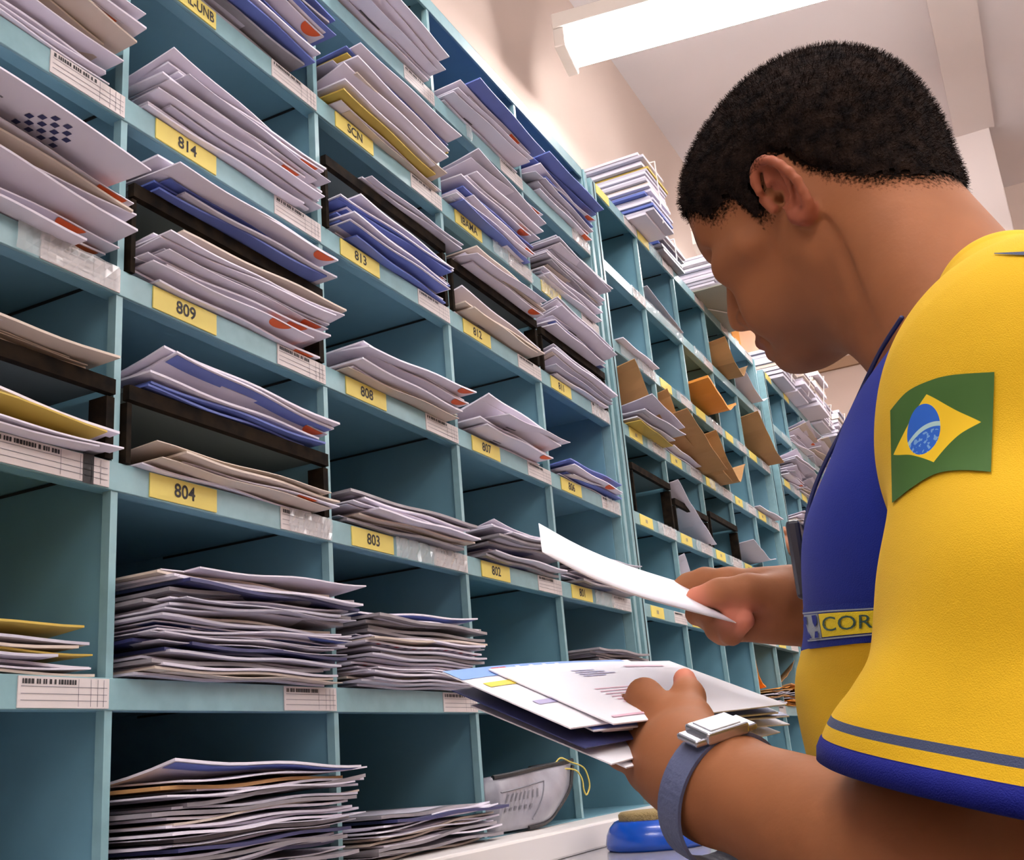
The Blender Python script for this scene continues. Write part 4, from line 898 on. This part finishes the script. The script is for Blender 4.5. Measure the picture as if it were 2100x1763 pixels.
_lv = _rim(.0096, _rr[0], -.0012) + _rim(.0090, _rr[0], .0010) + _rim(.0045, _rr[1], .0014) + _rim(-.0010, _rr[1], .0012) + _rim(-.0018, _rr[1], -.0004) + _rim(-.0012, _rr[1], -.0045) + _rim(.006, _rr[1], -.0055)
_lf = np.array([(k * NA + i, k * NA + (i + 1) % NA, (k + 1) * NA + (i + 1) % NA, (k + 1) * NA + i) for k in range(6) for i in range(NA)])
sl_o = put('sleeve', np_mesh('sleeve', sv, sf, [M_slv], attrs=dict(hem=np.clip(hd, 0, 1) * 2)), ps); sl_o['label'] = 'left yellow sleeve with a flag patch and blue hem stripes'
put('hem_trim', np_mesh('hem_trim', np.array(_lv), _lf, [cloth('hem_blue', (8, 20, 112))]), sl_o)
# right sleeve
axr = ER - SR; alr = np.linalg.norm(axr); axr /= alr; hr = SR + axr * alr * .76
slr = Field(); slr.cone(SR, SR + axr * alr * .95, .080, .092, .03); slr.cone(SR, NB + np.array([.055, -.005, .020]), .076, .042, .05); slr.cone(SR + np.array([-.02, .02, -.01]), V(.275, -.585, .16), .066, .052, .04); slr.plane(hr, (.1, -.05, -1)); slr.cone(hr - axr * .03, hr + axr * .06, .068, .09, .004, True)
rv, rf = polygonise(slr, V(.18, -.78, -.12), V(.52, -.48, .33), .005)
put('sleeve', np_mesh('sleeve', rv, rf, [M_slv], attrs=dict(hem=np.clip((hr - rv) @ (np.array([.1, -.05, -1]) / 1.006), 0, 1) * 2)), ps)['label'] = 'right yellow sleeve'
# shirt body: blue chest, piped badge band, yellow below
tor = Field()
tor.ell(V(.195, -.605, .10), (.165, .118, .17), None, .04)
tor.cone(NB + np.array([-.03, .0, -.005]), V(.09, -.62, .14), .062, .07, .05); tor.cone(NB + np.array([.03, .0, -.005]), V(.30, -.62, .14), .062, .07, .05)
tor.cone(V(.150, -.585, .08), V(.150, -.560, -.22), .102, .112, .05); tor.cone(V(.240, -.585, .08), V(.240, -.560, -.22), .102, .112, .05)
tor.cone(V(.195, -.572, .12), V(.195, -.548, .03), .062, .080, .05)
tor.cone(NB + np.array([0, -.012, -.012]), V(.195, -.645, .08), .060, .085, .04)
tor.plane(V(.195, -.6, -.30), (0, 0, -1))
ncn = (hp(0, 0, -.06) - NB); ncn /= np.linalg.norm(ncn)
def folds_t(X):
    z = X[:, 2] - Z0
    return .0045 * np.sin(X[:, 0] * 26 + z * 60 - X[:, 1] * 40 + 2.0 * np.sin(X[:, 1] * 22 + z * 20)) * np.clip((.20 - z) / .16, .15, 1) + .003 * vnoise(X, 26, 2) * np.clip((.2 - z) / .2, 0, 1)
tv_, tf_ = polygonise(tor, V(.0, -.76, -.33), V(.39, -.40, .36), .003, disp=folds_t)
_bt = BVHTree.FromPolygons([tuple(p_) for p_ in tv_], [tuple(int(i) for i in f_) for f_ in tf_])
def _hit(x, y): h = _bt.ray_cast(Vector(CAM), Vector(ray(x, y)).normalized()); return np.array(h[0])
_b1, _b2 = _hit(1668, 1328), _hit(1762, 1319); _bn = np.cross(_b2 - _b1, np.array([1., 0, 0])); _bn /= np.linalg.norm(_bn); _bn = _bn if _bn[2] > 0 else -_bn
bz = (tv_ - _b1) @ _bn
M_tor = bpy.data.materials.new('shirt_front_knit'); M_tor.use_nodes = True
band_mat(M_tor, 'bz', [(0, YL), (.5, (8, 30, 122)), (.99, (8, 30, 122))])
put('shirt_front', np_mesh('shirt_front', tv_, tf_, [M_tor], attrs=dict(bz=np.clip(bz * 2 + .5, 0, 1))), ps)['label'] = 'blue chest and yellow belly of the polo shirt'
# shirt back and trousers, coarse
trs = Field(); trs.ell(V(.195, -.60, -.30), (.165, .125, .14), None, .04)
for sx in (-.085, .085):
    trs.cone(V(.195 + sx, -.60, -.34), V(.195 + sx * 1.1, -.59, -.68), .088, .064, .04); trs.cone(V(.195 + sx * 1.1, -.59, -.68), V(.195 + sx * 1.1, -.62, -1.06), .064, .058, .03)
a_, b_ = polygonise(trs, V(-.02, -.80, -1.13), V(.42, -.42, -.14), .008); put('trousers', np_mesh('trousers', a_, b_, [M_navy]), ps)
for sx in (-.093, .093):
    sh_ = Field(); sh_.cone(V(.195 + sx, -.65, -1.10), V(.195 + sx, -.50, -1.11), .038, .034, .02); sh_.cone(V(.195 + sx, -.65, -1.03), V(.195 + sx, -.62, -1.09), .040, .04, .02); sh_.plane(V(0, 0, -1.139), (0, 0, -1))
    a_, b_ = polygonise(sh_, V(.195 + sx - .06, -.72, -1.16), V(.195 + sx + .06, -.44, -.96), .005); put('shoe', np_mesh('shoe', a_, b_, [mat('black_leather', (28, 26, 26), .35)]), ps)

# ---------------- patches laid on the cloth
def bvh(vs, fs): return BVHTree.FromPolygons([tuple(p_) for p_ in vs], [tuple(int(i) for i in f_) for f_ in fs])
T_slv = bvh(sv, sf); T_tor = bvh(tv_, tf_)
def drape(tree, x, y, off=.0006):
    d = Vector(ray(x, y)).normalized(); h = tree.ray_cast(Vector(CAM), d)
    if h[0] is None: return None
    n_ = h[1] if h[1].dot(d) < 0 else -h[1]
    return np.array(h[0] + n_ * off - d * .0004)
def sheet(name, tree, fn, nu, nv, m, off, parent, label=None):
    """a cloth patch sewn on: fn(u, v) outlines it, u and v run 0..1"""
    g = [[drape(tree, *fn(i / nu, j / nv), off) for i in range(nu + 1)] for j in range(nv + 1)]
    vs = []; uv = []; id_ = {}
    for j in range(nv + 1):
        for i in range(nu + 1):
            if g[j][i] is not None: id_[(i, j)] = len(vs); vs.append(g[j][i]); uv.append((i / nu, j / nv, 0))
    fs = []
    for j in range(nv):
        for i in range(nu):
            k = [(i, j), (i, j + 1), (i + 1, j + 1), (i + 1, j)]
            if all(t in id_ for t in k):
                p_ = [vs[id_[t]] for t in k]
                if max(np.linalg.norm(p_[0] - p_[2]), np.linalg.norm(p_[1] - p_[3])) < .03: fs.append([id_[t] for t in k])
    if not fs: print('EMPTY SHEET', name, len(vs)); return None
    me = np_mesh(name, np.array(vs), np.array(fs), [m], attrs=dict(puv=np.array(uv))); o = put(name, me, parent)
    if label: o['label'] = label
    return o
def lerp(a, b, t): return a + (b - a) * t
# the flag on the sleeve: wavy outline
FT = [(1829, 842), (1862, 805), (1905, 783), (1955, 770), (2041, 764)]; FB = [(1833, 1032), (1880, 996), (1925, 972), (1975, 966), (2034, 970)]
def flag_fn(u, v): a, b = curve(FT, u), curve(FB, u); return tuple(lerp(a, b, v))
M_flag = bpy.data.materials.new('flag_print'); M_flag.use_nodes = True
def flag_nodes(m):
    nt = m.node_tree; L = nt.links; b = nt.nodes['Principled BSDF']; b.inputs['Roughness'].default_value = .7; b.inputs['Specular IOR Level'].default_value = .2
    a = nt.nodes.new('ShaderNodeAttribute'); a.attribute_name = 'puv'; sp = nt.nodes.new('ShaderNodeSeparateXYZ'); L.new(a.outputs['Vector'], sp.inputs[0])
    def M(op, x, y=None, c=None):
        n = nt.nodes.new('ShaderNodeMath'); n.operation = op
        for i, q_ in enumerate((x, y, c)):
            if q_ is None: continue
            if isinstance(q_, (int, float)): n.inputs[i].default_value = q_
            else: L.new(q_, n.inputs[i])
        return n.outputs[0]
    u, v = sp.outputs[0], sp.outputs[1]
    du = M('SUBTRACT', u, .475); dv = M('SUBTRACT', v, .50)
    # rhombus
    rh = M('LESS_THAN', M('ADD', M('DIVIDE', M('ABSOLUTE', du), .430), M('DIVIDE', M('ABSOLUTE', dv), .37)), 1.0)
    cu = M('DIVIDE', M('SUBTRACT', u, .40), .188); cv = M('DIVIDE', M('SUBTRACT', v, .475), .262)
    r2 = M('ADD', M('MULTIPLY', cu, cu), M('MULTIPLY', cv, cv)); disc = M('LESS_THAN', r2, 1.0)
    arc = M('ADD', M('MULTIPLY', M('MULTIPLY', cu, cu), .0), M('ADD', cv, M('ADD', .12, M('MULTIPLY', M('MULTIPLY', M('SUBTRACT', cu, -.9), M('SUBTRACT', cu, -.9)), -.07)))) if False else M('ADD', cv, M('ADD', .02, M('MULTIPLY', cu, .12)))
    band = M('LESS_THAN', M('ABSOLUTE', M('ADD', arc, M('MULTIPLY', M('MULTIPLY', cu, cu), -.16))), .095)
    ns = nt.nodes.new('ShaderNodeTexNoise'); ns.inputs['Scale'].default_value = 22; L.new(a.outputs['Vector'], ns.inputs['Vector'])
    st = M('MULTIPLY', M('GREATER_THAN', ns.outputs[0], .57), M('GREATER_THAN', cv, .15))
    def mix(f, c1, c2):
        x = nt.nodes.new('ShaderNodeMix'); x.data_type = 'RGBA'; L.new(f, x.inputs[0])
        for i, q_ in ((6, c1), (7, c2)):
            if isinstance(q_, tuple): x.inputs[i].default_value = (*s2l(q_), 1)
            else: L.new(q_, x.inputs[i])
        return x.outputs[2]
    sky = mix(st, (44, 100, 196), (120, 165, 215)); sky = mix(band, sky, (170, 205, 205)); c = mix(rh, (62, 98, 44), (236, 196, 40)); c = mix(disc, c, sky)
    L.new(c, b.inputs['Base Color'])
flag_nodes(M_flag)
sheet('flag_patch', T_slv, flag_fn, 46, 46, M_flag, .0009, sl_o, 'green flag with a yellow rhombus and blue disc')
# navy side stripe of the shoulder seam mark at the top right
def mark(u, v): return (lerp(2040, 2110, u), 522 + 6 * (v - .5) * (.3 + u))
sheet('seam_mark', T_slv, mark, 8, 2, M_gst, .0008, sl_o)
sf_o = [c_ for c_ in ps.children if c_.name.startswith('shirt_front')][0]
# badge band: blue ground, thin grey piping, emblem square, yellow field with lettering
M_pipe = cloth('grey_piping', (150, 160, 170)); M_by = cloth('badge_yellow', (232, 208, 40)); M_bb = cloth('badge_blue', (12, 36, 126)); M_let = cloth('badge_letters', (60, 90, 80))
BU = [(1640, 1246), (1700, 1240), (1780, 1236), (1860, 1230)]; BD = [(1662, 1328), (1710, 1322), (1780, 1314), (1860, 1306)]
def bandf(a, b, u0=0., u1=1.):
    def fn(u, v): u = lerp(u0, u1, u); p, q_ = curve(BU, u), curve(BD, u); return tuple(lerp(p, q_, lerp(a, b, v)))
    return fn
bd = sheet('badge_band', T_tor, bandf(-.02, 1.03), 34, 14, M_bb, .0008, sf_o, 'blue badge band across the chest')
sheet('badge_field', T_tor, bandf(.20, .78, .24, 1), 24, 8, M_by, .0014, sf_o, 'yellow badge field with lettering')
for a, b in ((.13, .17), (.81, .85)): sheet('badge_piping', T_tor, bandf(a, b, .03, 1), 30, 2, M_pipe, .0014, sf_o)
sheet('badge_emblem_ground', T_tor, bandf(.19, .80, .07, .23), 10, 8, M_pipe, .0012, sf_o)
def poly_drape(name, tree, tris_xy, faces, m, off, parent):
    pv = [drape(tree, x, y, off) for x, y in tris_xy]; ok = [f_ for f_ in faces if all(pv[i] is not None for i in f_)]
    b = MB(); b.poly([p_ if p_ is not None else (0, 0, 0) for p_ in pv], ok, m)
    me = b.mesh(name); return put(name, me, parent)
# emblem: two opposed arrow shapes curling on blue
bl = lambda u, v: bandf(0, 1)(u, v)
em = MB()
for shp in ([(.075, .24), (.120, .24), (.105, .45), (.085, .40)], [(.180, .22), (.225, .22), (.225, .40), (.195, .52), (.178, .40)], [(.10, .60), (.130, .78), (.09, .78)], [(.185, .62), (.215, .62), (.215, .78), (.165, .78)]):
    pv = [drape(T_tor, *bl(u, v), .0022) for u, v in shp]
    if all(p_ is not None for p_ in pv): em.poly(pv, [tuple(range(len(pv)))], M_bb)
put('badge_emblem', em.mesh('badge_emblem'), sf_o)
tvs, tfs = text_poly('CORREIOS', 1.0)
mx_ = max(v_[0] for v_ in tvs); mn_ = min(v_[0] for v_ in tvs)
pts_ = [bl(lerp(.275, 1.30, (x - mn_) / (mx_ - mn_)) if lerp(.275, 1.30, (x - mn_) / (mx_ - mn_)) < 1 else 1.0, .49 - y * .52) for x, y in tvs]
tfk = [f_ for f_ in tfs if all(lerp(.275, 1.30, (tvs[i][0] - mn_) / (mx_ - mn_)) < .995 for i in f_)]
poly_drape('badge_lettering', T_tor, pts_, tfk, M_let, .0022, sf_o)
# collar of the shirt, blue rib
b = MB(); ring = []
for i in range(28):
    a = 2 * math.pi * i / 28; ring.append(NB + np.array([math.cos(a) * .070, math.sin(a) * .066 + .012, .028 + math.cos(a) * 0 - math.sin(a) * .030]))
b.tube(ring, .0085, M_blu, 10, closed=True); b.build('collar', ps, smooth=True)
# lanyard cord with a dark holder hanging in front of the chest
lany = empty('lanyard', tuple(onX(1700, 960, .12)), 'dark blue cord with a dark holder hanging from the neck of the man', 'lanyard')
cord = [onX(x, y, X) for x, y, X in ((1850, 650, .12), (1800, 730, .15), (1736, 865, .19), (1694, 945, .195), (1664, 1020, .195), (1650, 1090, .19), (1644, 1160, .18))]
b = MB(); b.tube([curve(cord, i / 40) for i in range(41)], .0016, mat('lanyard_navy', (24, 32, 84), .6), 8); b.build('cord', lany, smooth=True)
hc = onX(1640, 1165, .180); b = MB(); m_hold = mat('dark_holder', (40, 42, 52), .3)
b.box(hc[0] - .008, hc[0] + .028, hc[1] - .006, hc[1] + .004, hc[2] - .022, hc[2] + .034, m_hold); b.build('holder', lany, bevel=.003)

# ---------------- wrist watch
wt = empty('wrist_watch', tuple(WL), 'grey wrist watch with a silver face on the left wrist', 'watch')
Fw = (mcp[1] - EL); Fw /= np.linalg.norm(Fw)
cw = at(1480, 1632, .628)
cdir = CAM - cw; cdir -= Fw * (cdir @ Fw); cdir /= np.linalg.norm(cdir); up_ = np.cross(Fw, cdir); up_ = up_ if up_[2] > 0 else -up_
body_r = .0372
M_strap = mat('grey_strap', (88, 96, 128), .5, bump=.3, bscale=300); M_steel = mat('brushed_steel', (190, 192, 200), .25, metal=.9); M_glass = mat('watch_glass', (210, 212, 220), .08, spec=1)
b = MB(); prof = [(-.0095, 0), (-.0095, .0022), (.0095, .0022), (.0095, 0)]; n = 48; vs_ = []; 
for i in range(n):
    a = 2 * math.pi * i / n; rd = up_ * math.cos(a) * (body_r + .001) + cdir * math.sin(a) * (body_r - .001)
    ln = np.linalg.norm(rd)
    for (s1, s2) in prof: vs_.append(cw + Fw * s1 + rd / ln * (ln + s2))
b.poly(vs_, [(i * 4 + k, i * 4 + (k + 1) % 4, ((i + 1) % n) * 4 + (k + 1) % 4, ((i + 1) % n) * 4 + k) for i in range(n) for k in range(4)], M_strap)
b.build('strap', wt, smooth=False)
def obox(b, c, ax_, h, m):
    vs_ = [c + ax_[0] * h[0] * i + ax_[1] * h[1] * j + ax_[2] * h[2] * k for i in (-1, 1) for j in (-1, 1) for k in (-1, 1)]
    b.poly(vs_, [(0, 1, 3, 2), (4, 6, 7, 5), (0, 4, 5, 1), (2, 3, 7, 6), (0, 2, 6, 4), (1, 5, 7, 3)], m)
tpd = up_ * .78 + cdir * .58; tpd -= Fw * (tpd @ Fw); tpd /= np.linalg.norm(tpd); sdv = np.cross(Fw, tpd)
cc_ = cw + tpd * (body_r + .0035)
b = MB(); obox(b, cc_, (Fw, sdv, tpd), (.0112, .0150, .0035), M_steel); obox(b, cc_ + sdv * .0175 - tpd * .0015, (Fw, sdv, tpd), (.0095, .005, .0020), M_steel); obox(b, cc_ - sdv * .0175 - tpd * .0015, (Fw, sdv, tpd), (.0095, .005, .0020), M_steel); b.build('watch_case', wt, bevel=.0015)
b = MB(); obox(b, cc_ + tpd * .0036, (Fw, sdv, tpd), (.0085, .0110, .0006), M_glass); b.build('watch_glass', wt, bevel=.0004)

# ------------------------------------------------------------------ the mail in his hands
M_hwhite = mat('held_paper', (250, 248, 254), .6); M_bluehead = mat('held_blue_header', (120, 160, 226), .6)
def held(kind, c0, c1, c2, c3, T, label, prints=(), name='envelope', group=None, base=None):
    """flat letter through four corners (far-left, far-right, near-right, near-left as he sees it)"""
    c0, c1, c2, c3 = [np.array(p_, float) for p_ in (c0, c1, c2, c3)]; nr = np.cross(c1 - c0, c3 - c0); nr /= np.linalg.norm(nr); nr = nr if nr[2] > 0 else -nr
    def S_(u, v, o=0.): return lerp(lerp(c0, c1, u), lerp(c3, c2, u), v) + nr * (o + .0015 * math.sin(u * 4) * (1 - v))
    b = MB(); nu, nv = 10, 6; top = []; bot = []
    for j in range(nv + 1):
        for i in range(nu + 1):
            u, v = i / nu, j / nv; pf = T / 2 * (.3 + .7 * (1 - abs(2 * u - 1) ** 5) * (1 - abs(2 * v - 1) ** 4)); top.append(S_(u, v, pf)); bot.append(S_(u, v, -pf))
    n = nu + 1; N = len(top); fs = []
    for j in range(nv):
        for i in range(nu): a = j * n + i; fs += [(a, a + 1, a + n + 1, a + n), (N + a, N + a + n, N + a + n + 1, N + a + 1)]
    for i in range(nu): q_ = nv * n + i; fs += [(i, N + i, N + i + 1, i + 1), (q_, q_ + 1, N + q_ + 1, N + q_)]
    for j in range(nv): q_ = j * n; r_ = q_ + nu; fs += [(q_, q_ + n, N + q_ + n, N + q_), (r_, N + r_, N + r_ + n, r_ + n)]
    b.poly(top + bot, fs, base or M_hwhite)
    for (u0, u1, v0, v1, m) in prints:
        k = 8; vs_ = [S_(lerp(u0, u1, i / k), vv, T / 2 * (.3 + .7 * (1 - abs(2 * lerp(u0, u1, i / k) - 1) ** 5) * (1 - abs(2 * vv - 1) ** 4)) + .0004) for vv in [lerp(v0, v1, j / 4) for j in range(5)] for i in range(k + 1)]
        b.poly(vs_, [(j * (k + 1) + i, j * (k + 1) + i + 1, (j + 1) * (k + 1) + i + 1, (j + 1) * (k + 1) + i) for j in range(4) for i in range(k)], m)
    return tag(b.build(name), label, 'envelope', group or 'letters held in the left hand')
# pose of the top letter solved from its corners; long edge runs along the shelves
tA, tB, tC, tD = V(.045, -.253, .073), V(.258, -.309, .084), V(.234, -.407, .038), V(.022, -.351, .028)
exx = (tB - tA); eyy = (tD - tA); enn = np.cross(exx, eyy); enn /= np.linalg.norm(enn); enn = enn if enn[2] > 0 else -enn
ink = mat('pale_print', (176, 168, 206), .6); ink2 = mat('pale_red_print', (232, 190, 206), .6)
def shift(k, dx, dy, a):
    ca, sa = math.cos(a), math.sin(a); c = (tA + tC) / 2; o = []
    for p_ in (tA, tB, tC, tD):
        d = p_ - c; d = d * ca + np.cross(enn, d) * sa; o.append(c + d + exx * dx + eyy * dy - enn * (.0032 * k))
    return o
lines = [(.30, .30 + .12 * (1 + (q % 3) * .3), .17 + q * .035, .185 + q * .035, ink) for q in range(4)] + [(.22, .22 + .26 + .04 * (q % 2), .50 + q * .045, .515 + q * .045, ink2) for q in range(6)] + [(.05, .40, .90, .925, ink2), (.62, .86, .12, .15, ink2)]
held('a', *shift(0, .15, .10, -.02), .003, 'topmost white envelope of the stack in the left hand, printed address facing up', lines)
held('b', *shift(1, .0, -.02, .02), .003, 'envelope with a light blue header and yellow mark, second in the held stack', [(.0, .95, .0, .17, M_bluehead), (.20, .27, .03, .13, P['red']), (.27, .30, .05, .12, P['yel']), (.04, .20, .26, .33, P['yel'])] + [(.32 + .035 * q, .34 + .035 * q, (.03, .08)[q % 2], .14, M_hwhite) for q in range(7)] + [(.07, .30, .60, .66, ink)])
held('c', *shift(2, .12, .06, -.05), .003, 'third letter of the held stack, blue along its edge', [(.0, 1, .9, .99, P['blue'])])
held('d', *shift(4, .02, .03, .05), .002, 'dark blue leaflet drooping under the letter with the blue header', [], base=P['dark'], name='leaflet')
held('e', *shift(3, .20, .05, -.08), .003, 'letter of the held stack fanned out towards the watch', [(.0, 1, .92, .99, P['blue'])])
held('f', *shift(5, .22, .02, -.12), .003, 'letter of the held stack fanned farthest out behind the thumb', [])
held('g', *shift(6, .06, .10, .10), .003, 'white letter showing a tip below the dark blue leaflet', [])
held('h', *shift(7, .14, .16, .05), .003, 'lowest letter of the held stack, its corner pointing down', [])
# the single letter in the right hand, gently bowed
sp_ = [at(1108, 1100, .70), at(1200, 1150, .75), at(1300, 1190, .80), at(1400, 1220, .85), at(1500, 1248, .895)]
wd_ = ray(1300, 1180); wd_ = wd_ / np.linalg.norm(wd_); lng = sp_[-1] - sp_[0]; lng /= np.linalg.norm(lng)
wv = RM[:, 0] * -.0114 + RM[:, 2] * .0215 + wd_ * .1070; wv /= np.linalg.norm(wv)
b = MB(); vs_ = []; n = 16
for s2 in (1, -1):
    for j in range(5):
        for i in range(n + 1):
            p_ = curve(sp_, i / n); nr = np.cross(lng, wv); vs_.append(p_ + wv * (.11 * (j / 4 - .5)) + nr * s2 * .0011 * (.3 + .7 * math.sin(math.pi * i / n)))
N = 5 * (n + 1); fs_ = []
for j in range(4):
    for i in range(n): a = j * (n + 1) + i; fs_ += [(a, a + 1, a + n + 2, a + n + 1), (N + a, N + a + n + 1, N + a + n + 2, N + a + 1)]
for i in range(n): q_ = 4 * (n + 1) + i; fs_ += [(i, N + i, N + i + 1, i + 1), (q_, q_ + 1, N + q_ + 1, N + q_)]
for j in range(4): q_ = j * (n + 1); r_ = q_ + n; fs_ += [(q_, q_ + n + 1, N + q_ + n + 1, N + q_), (r_, N + r_, N + r_ + n + 1, r_ + n + 1)]
b.poly(vs_, fs_, M_hwhite); tag(b.build('envelope', smooth=True), 'single white envelope pinched in the right hand and held towards the shelves', 'envelope')

# ------------------------------------------------------------------ a second sorter farther along the aisle, mostly hidden by the first
p2s = empty('person', (2.78, -.62, 0), 'second person farther down the aisle, bare hand reaching into the shelves, body hidden', 'person')
Q = np.array([2.78, -.62, 0]); b2 = Field()
hh = onX(1588, 1110, 2.42); el2 = V(2.62, -.42, .22)
b2.ell(V(2.78, -.585, .44), (.078, .098, .12), None, .02); b2.cone(V(2.78, -.61, .36), V(2.78, -.64, .22), .055, .062, .03); b2.ell(V(2.78, -.49, .43), (.012, .018, .02), None, .01)
b2.cone(V(2.61, -.64, .16), el2, .055, .042, .03); wr2 = hh + np.array([.02, -.075, -.03]); b2.cone(el2, wr2, .042, .028, .02)
b2.cone(wr2, hh + np.array([.005, -.025, -.01]), .027, .030, .02)
for k in range(4): b2.chain([hh + np.array([.005, -.02, .02 - .016 * k]), hh + np.array([-.012, .012, .022 - .018 * k]), hh + np.array([-.018, .035, .010 - .018 * k])], [.0105, .0095, .0075], .006)
b2.chain([hh + np.array([-.01, -.04, .02]), hh + np.array([-.03, -.012, .03]), hh + np.array([-.034, .010, .022])], [.013, .010, .008], .006)
b2.cone(V(2.95, -.64, .16), V(3.0, -.62, -.09), .055, .042, .03); b2.cone(V(3.0, -.62, -.09), V(2.96, -.46, -.03), .042, .03, .02); b2.ell(V(2.955, -.42, -.02), (.02, .045, .035), None, .02)
b2.cone(V(2.61, -.64, .16), V(2.95, -.64, .16), .05, .05, .04)
a_, f__ = polygonise(b2, V(2.30, -.78, -.2), V(3.12, -.0, .62), .005)
M_skin2 = mat('skin_plain', (156, 100, 66), .5, noise=.08, nscale=20); put('body', np_mesh('body', a_, f__, [M_skin2]), p2s)
h2 = Field(); h2.ell(V(2.78, -.600, .465), (.084, .105, .105), None, .02); h2.plane(V(2.78, -.55, .45), np.array([0, .55, -1.]))
a_, f__ = polygonise(h2, V(2.66, -.74, .3), V(2.90, -.46, .60), .006); put('hair', np_mesh('hair', a_, f__, [M_hair]), p2s)
t2 = Field(); t2.ell(V(2.78, -.62, .08), (.17, .12, .17), None, .04); t2.cone(V(2.74, -.62, .0), V(2.74, -.62, -.26), .11, .115, .05); t2.cone(V(2.82, -.62, .0), V(2.82, -.62, -.26), .11, .115, .05); t2.cone(V(2.61, -.64, .16), V(2.615, -.55, .19), .078, .075, .04); t2.cone(V(2.95, -.64, .16), V(2.98, -.63, .02), .078, .075, .04); t2.cone(V(2.78, -.63, .2), V(2.78, -.64, .26), .08, .07, .04)
a_, f__ = polygonise(t2, V(2.46, -.80, -.4), V(3.12, -.40, .36), .006); put('shirt', np_mesh('shirt', a_, f__, [M_yel]), p2s)
t2 = Field(); t2.ell(V(2.78, -.62, -.34), (.165, .12, .12), None, .04)
for sx in (-.09, .09): t2.cone(V(2.78 + sx, -.62, -.38), V(2.78 + sx, -.61, -.70), .085, .062, .04); t2.cone(V(2.78 + sx, -.61, -.70), V(2.78 + sx, -.64, -1.06), .062, .056, .03)
a_, f__ = polygonise(t2, V(2.55, -.80, -1.13), V(3.02, -.45, -.2), .009); put('trousers', np_mesh('trousers', a_, f__, [M_navy]), p2s)
for sx in (-.09, .09):
    t2 = Field(); t2.cone(V(2.78 + sx, -.67, -1.10), V(2.78 + sx, -.52, -1.11), .038, .034, .02); t2.cone(V(2.78 + sx, -.67, -1.03), V(2.78 + sx, -.64, -1.09), .04, .04, .02); t2.plane(V(0, 0, -1.139), (0, 0, -1))
    a_, f__ = polygonise(t2, V(2.78 + sx - .06, -.74, -1.16), V(2.78 + sx + .06, -.46, -.96), .006); put('shoe', np_mesh('shoe', a_, f__, [bpy.data.materials['black_leather']]), p2s)
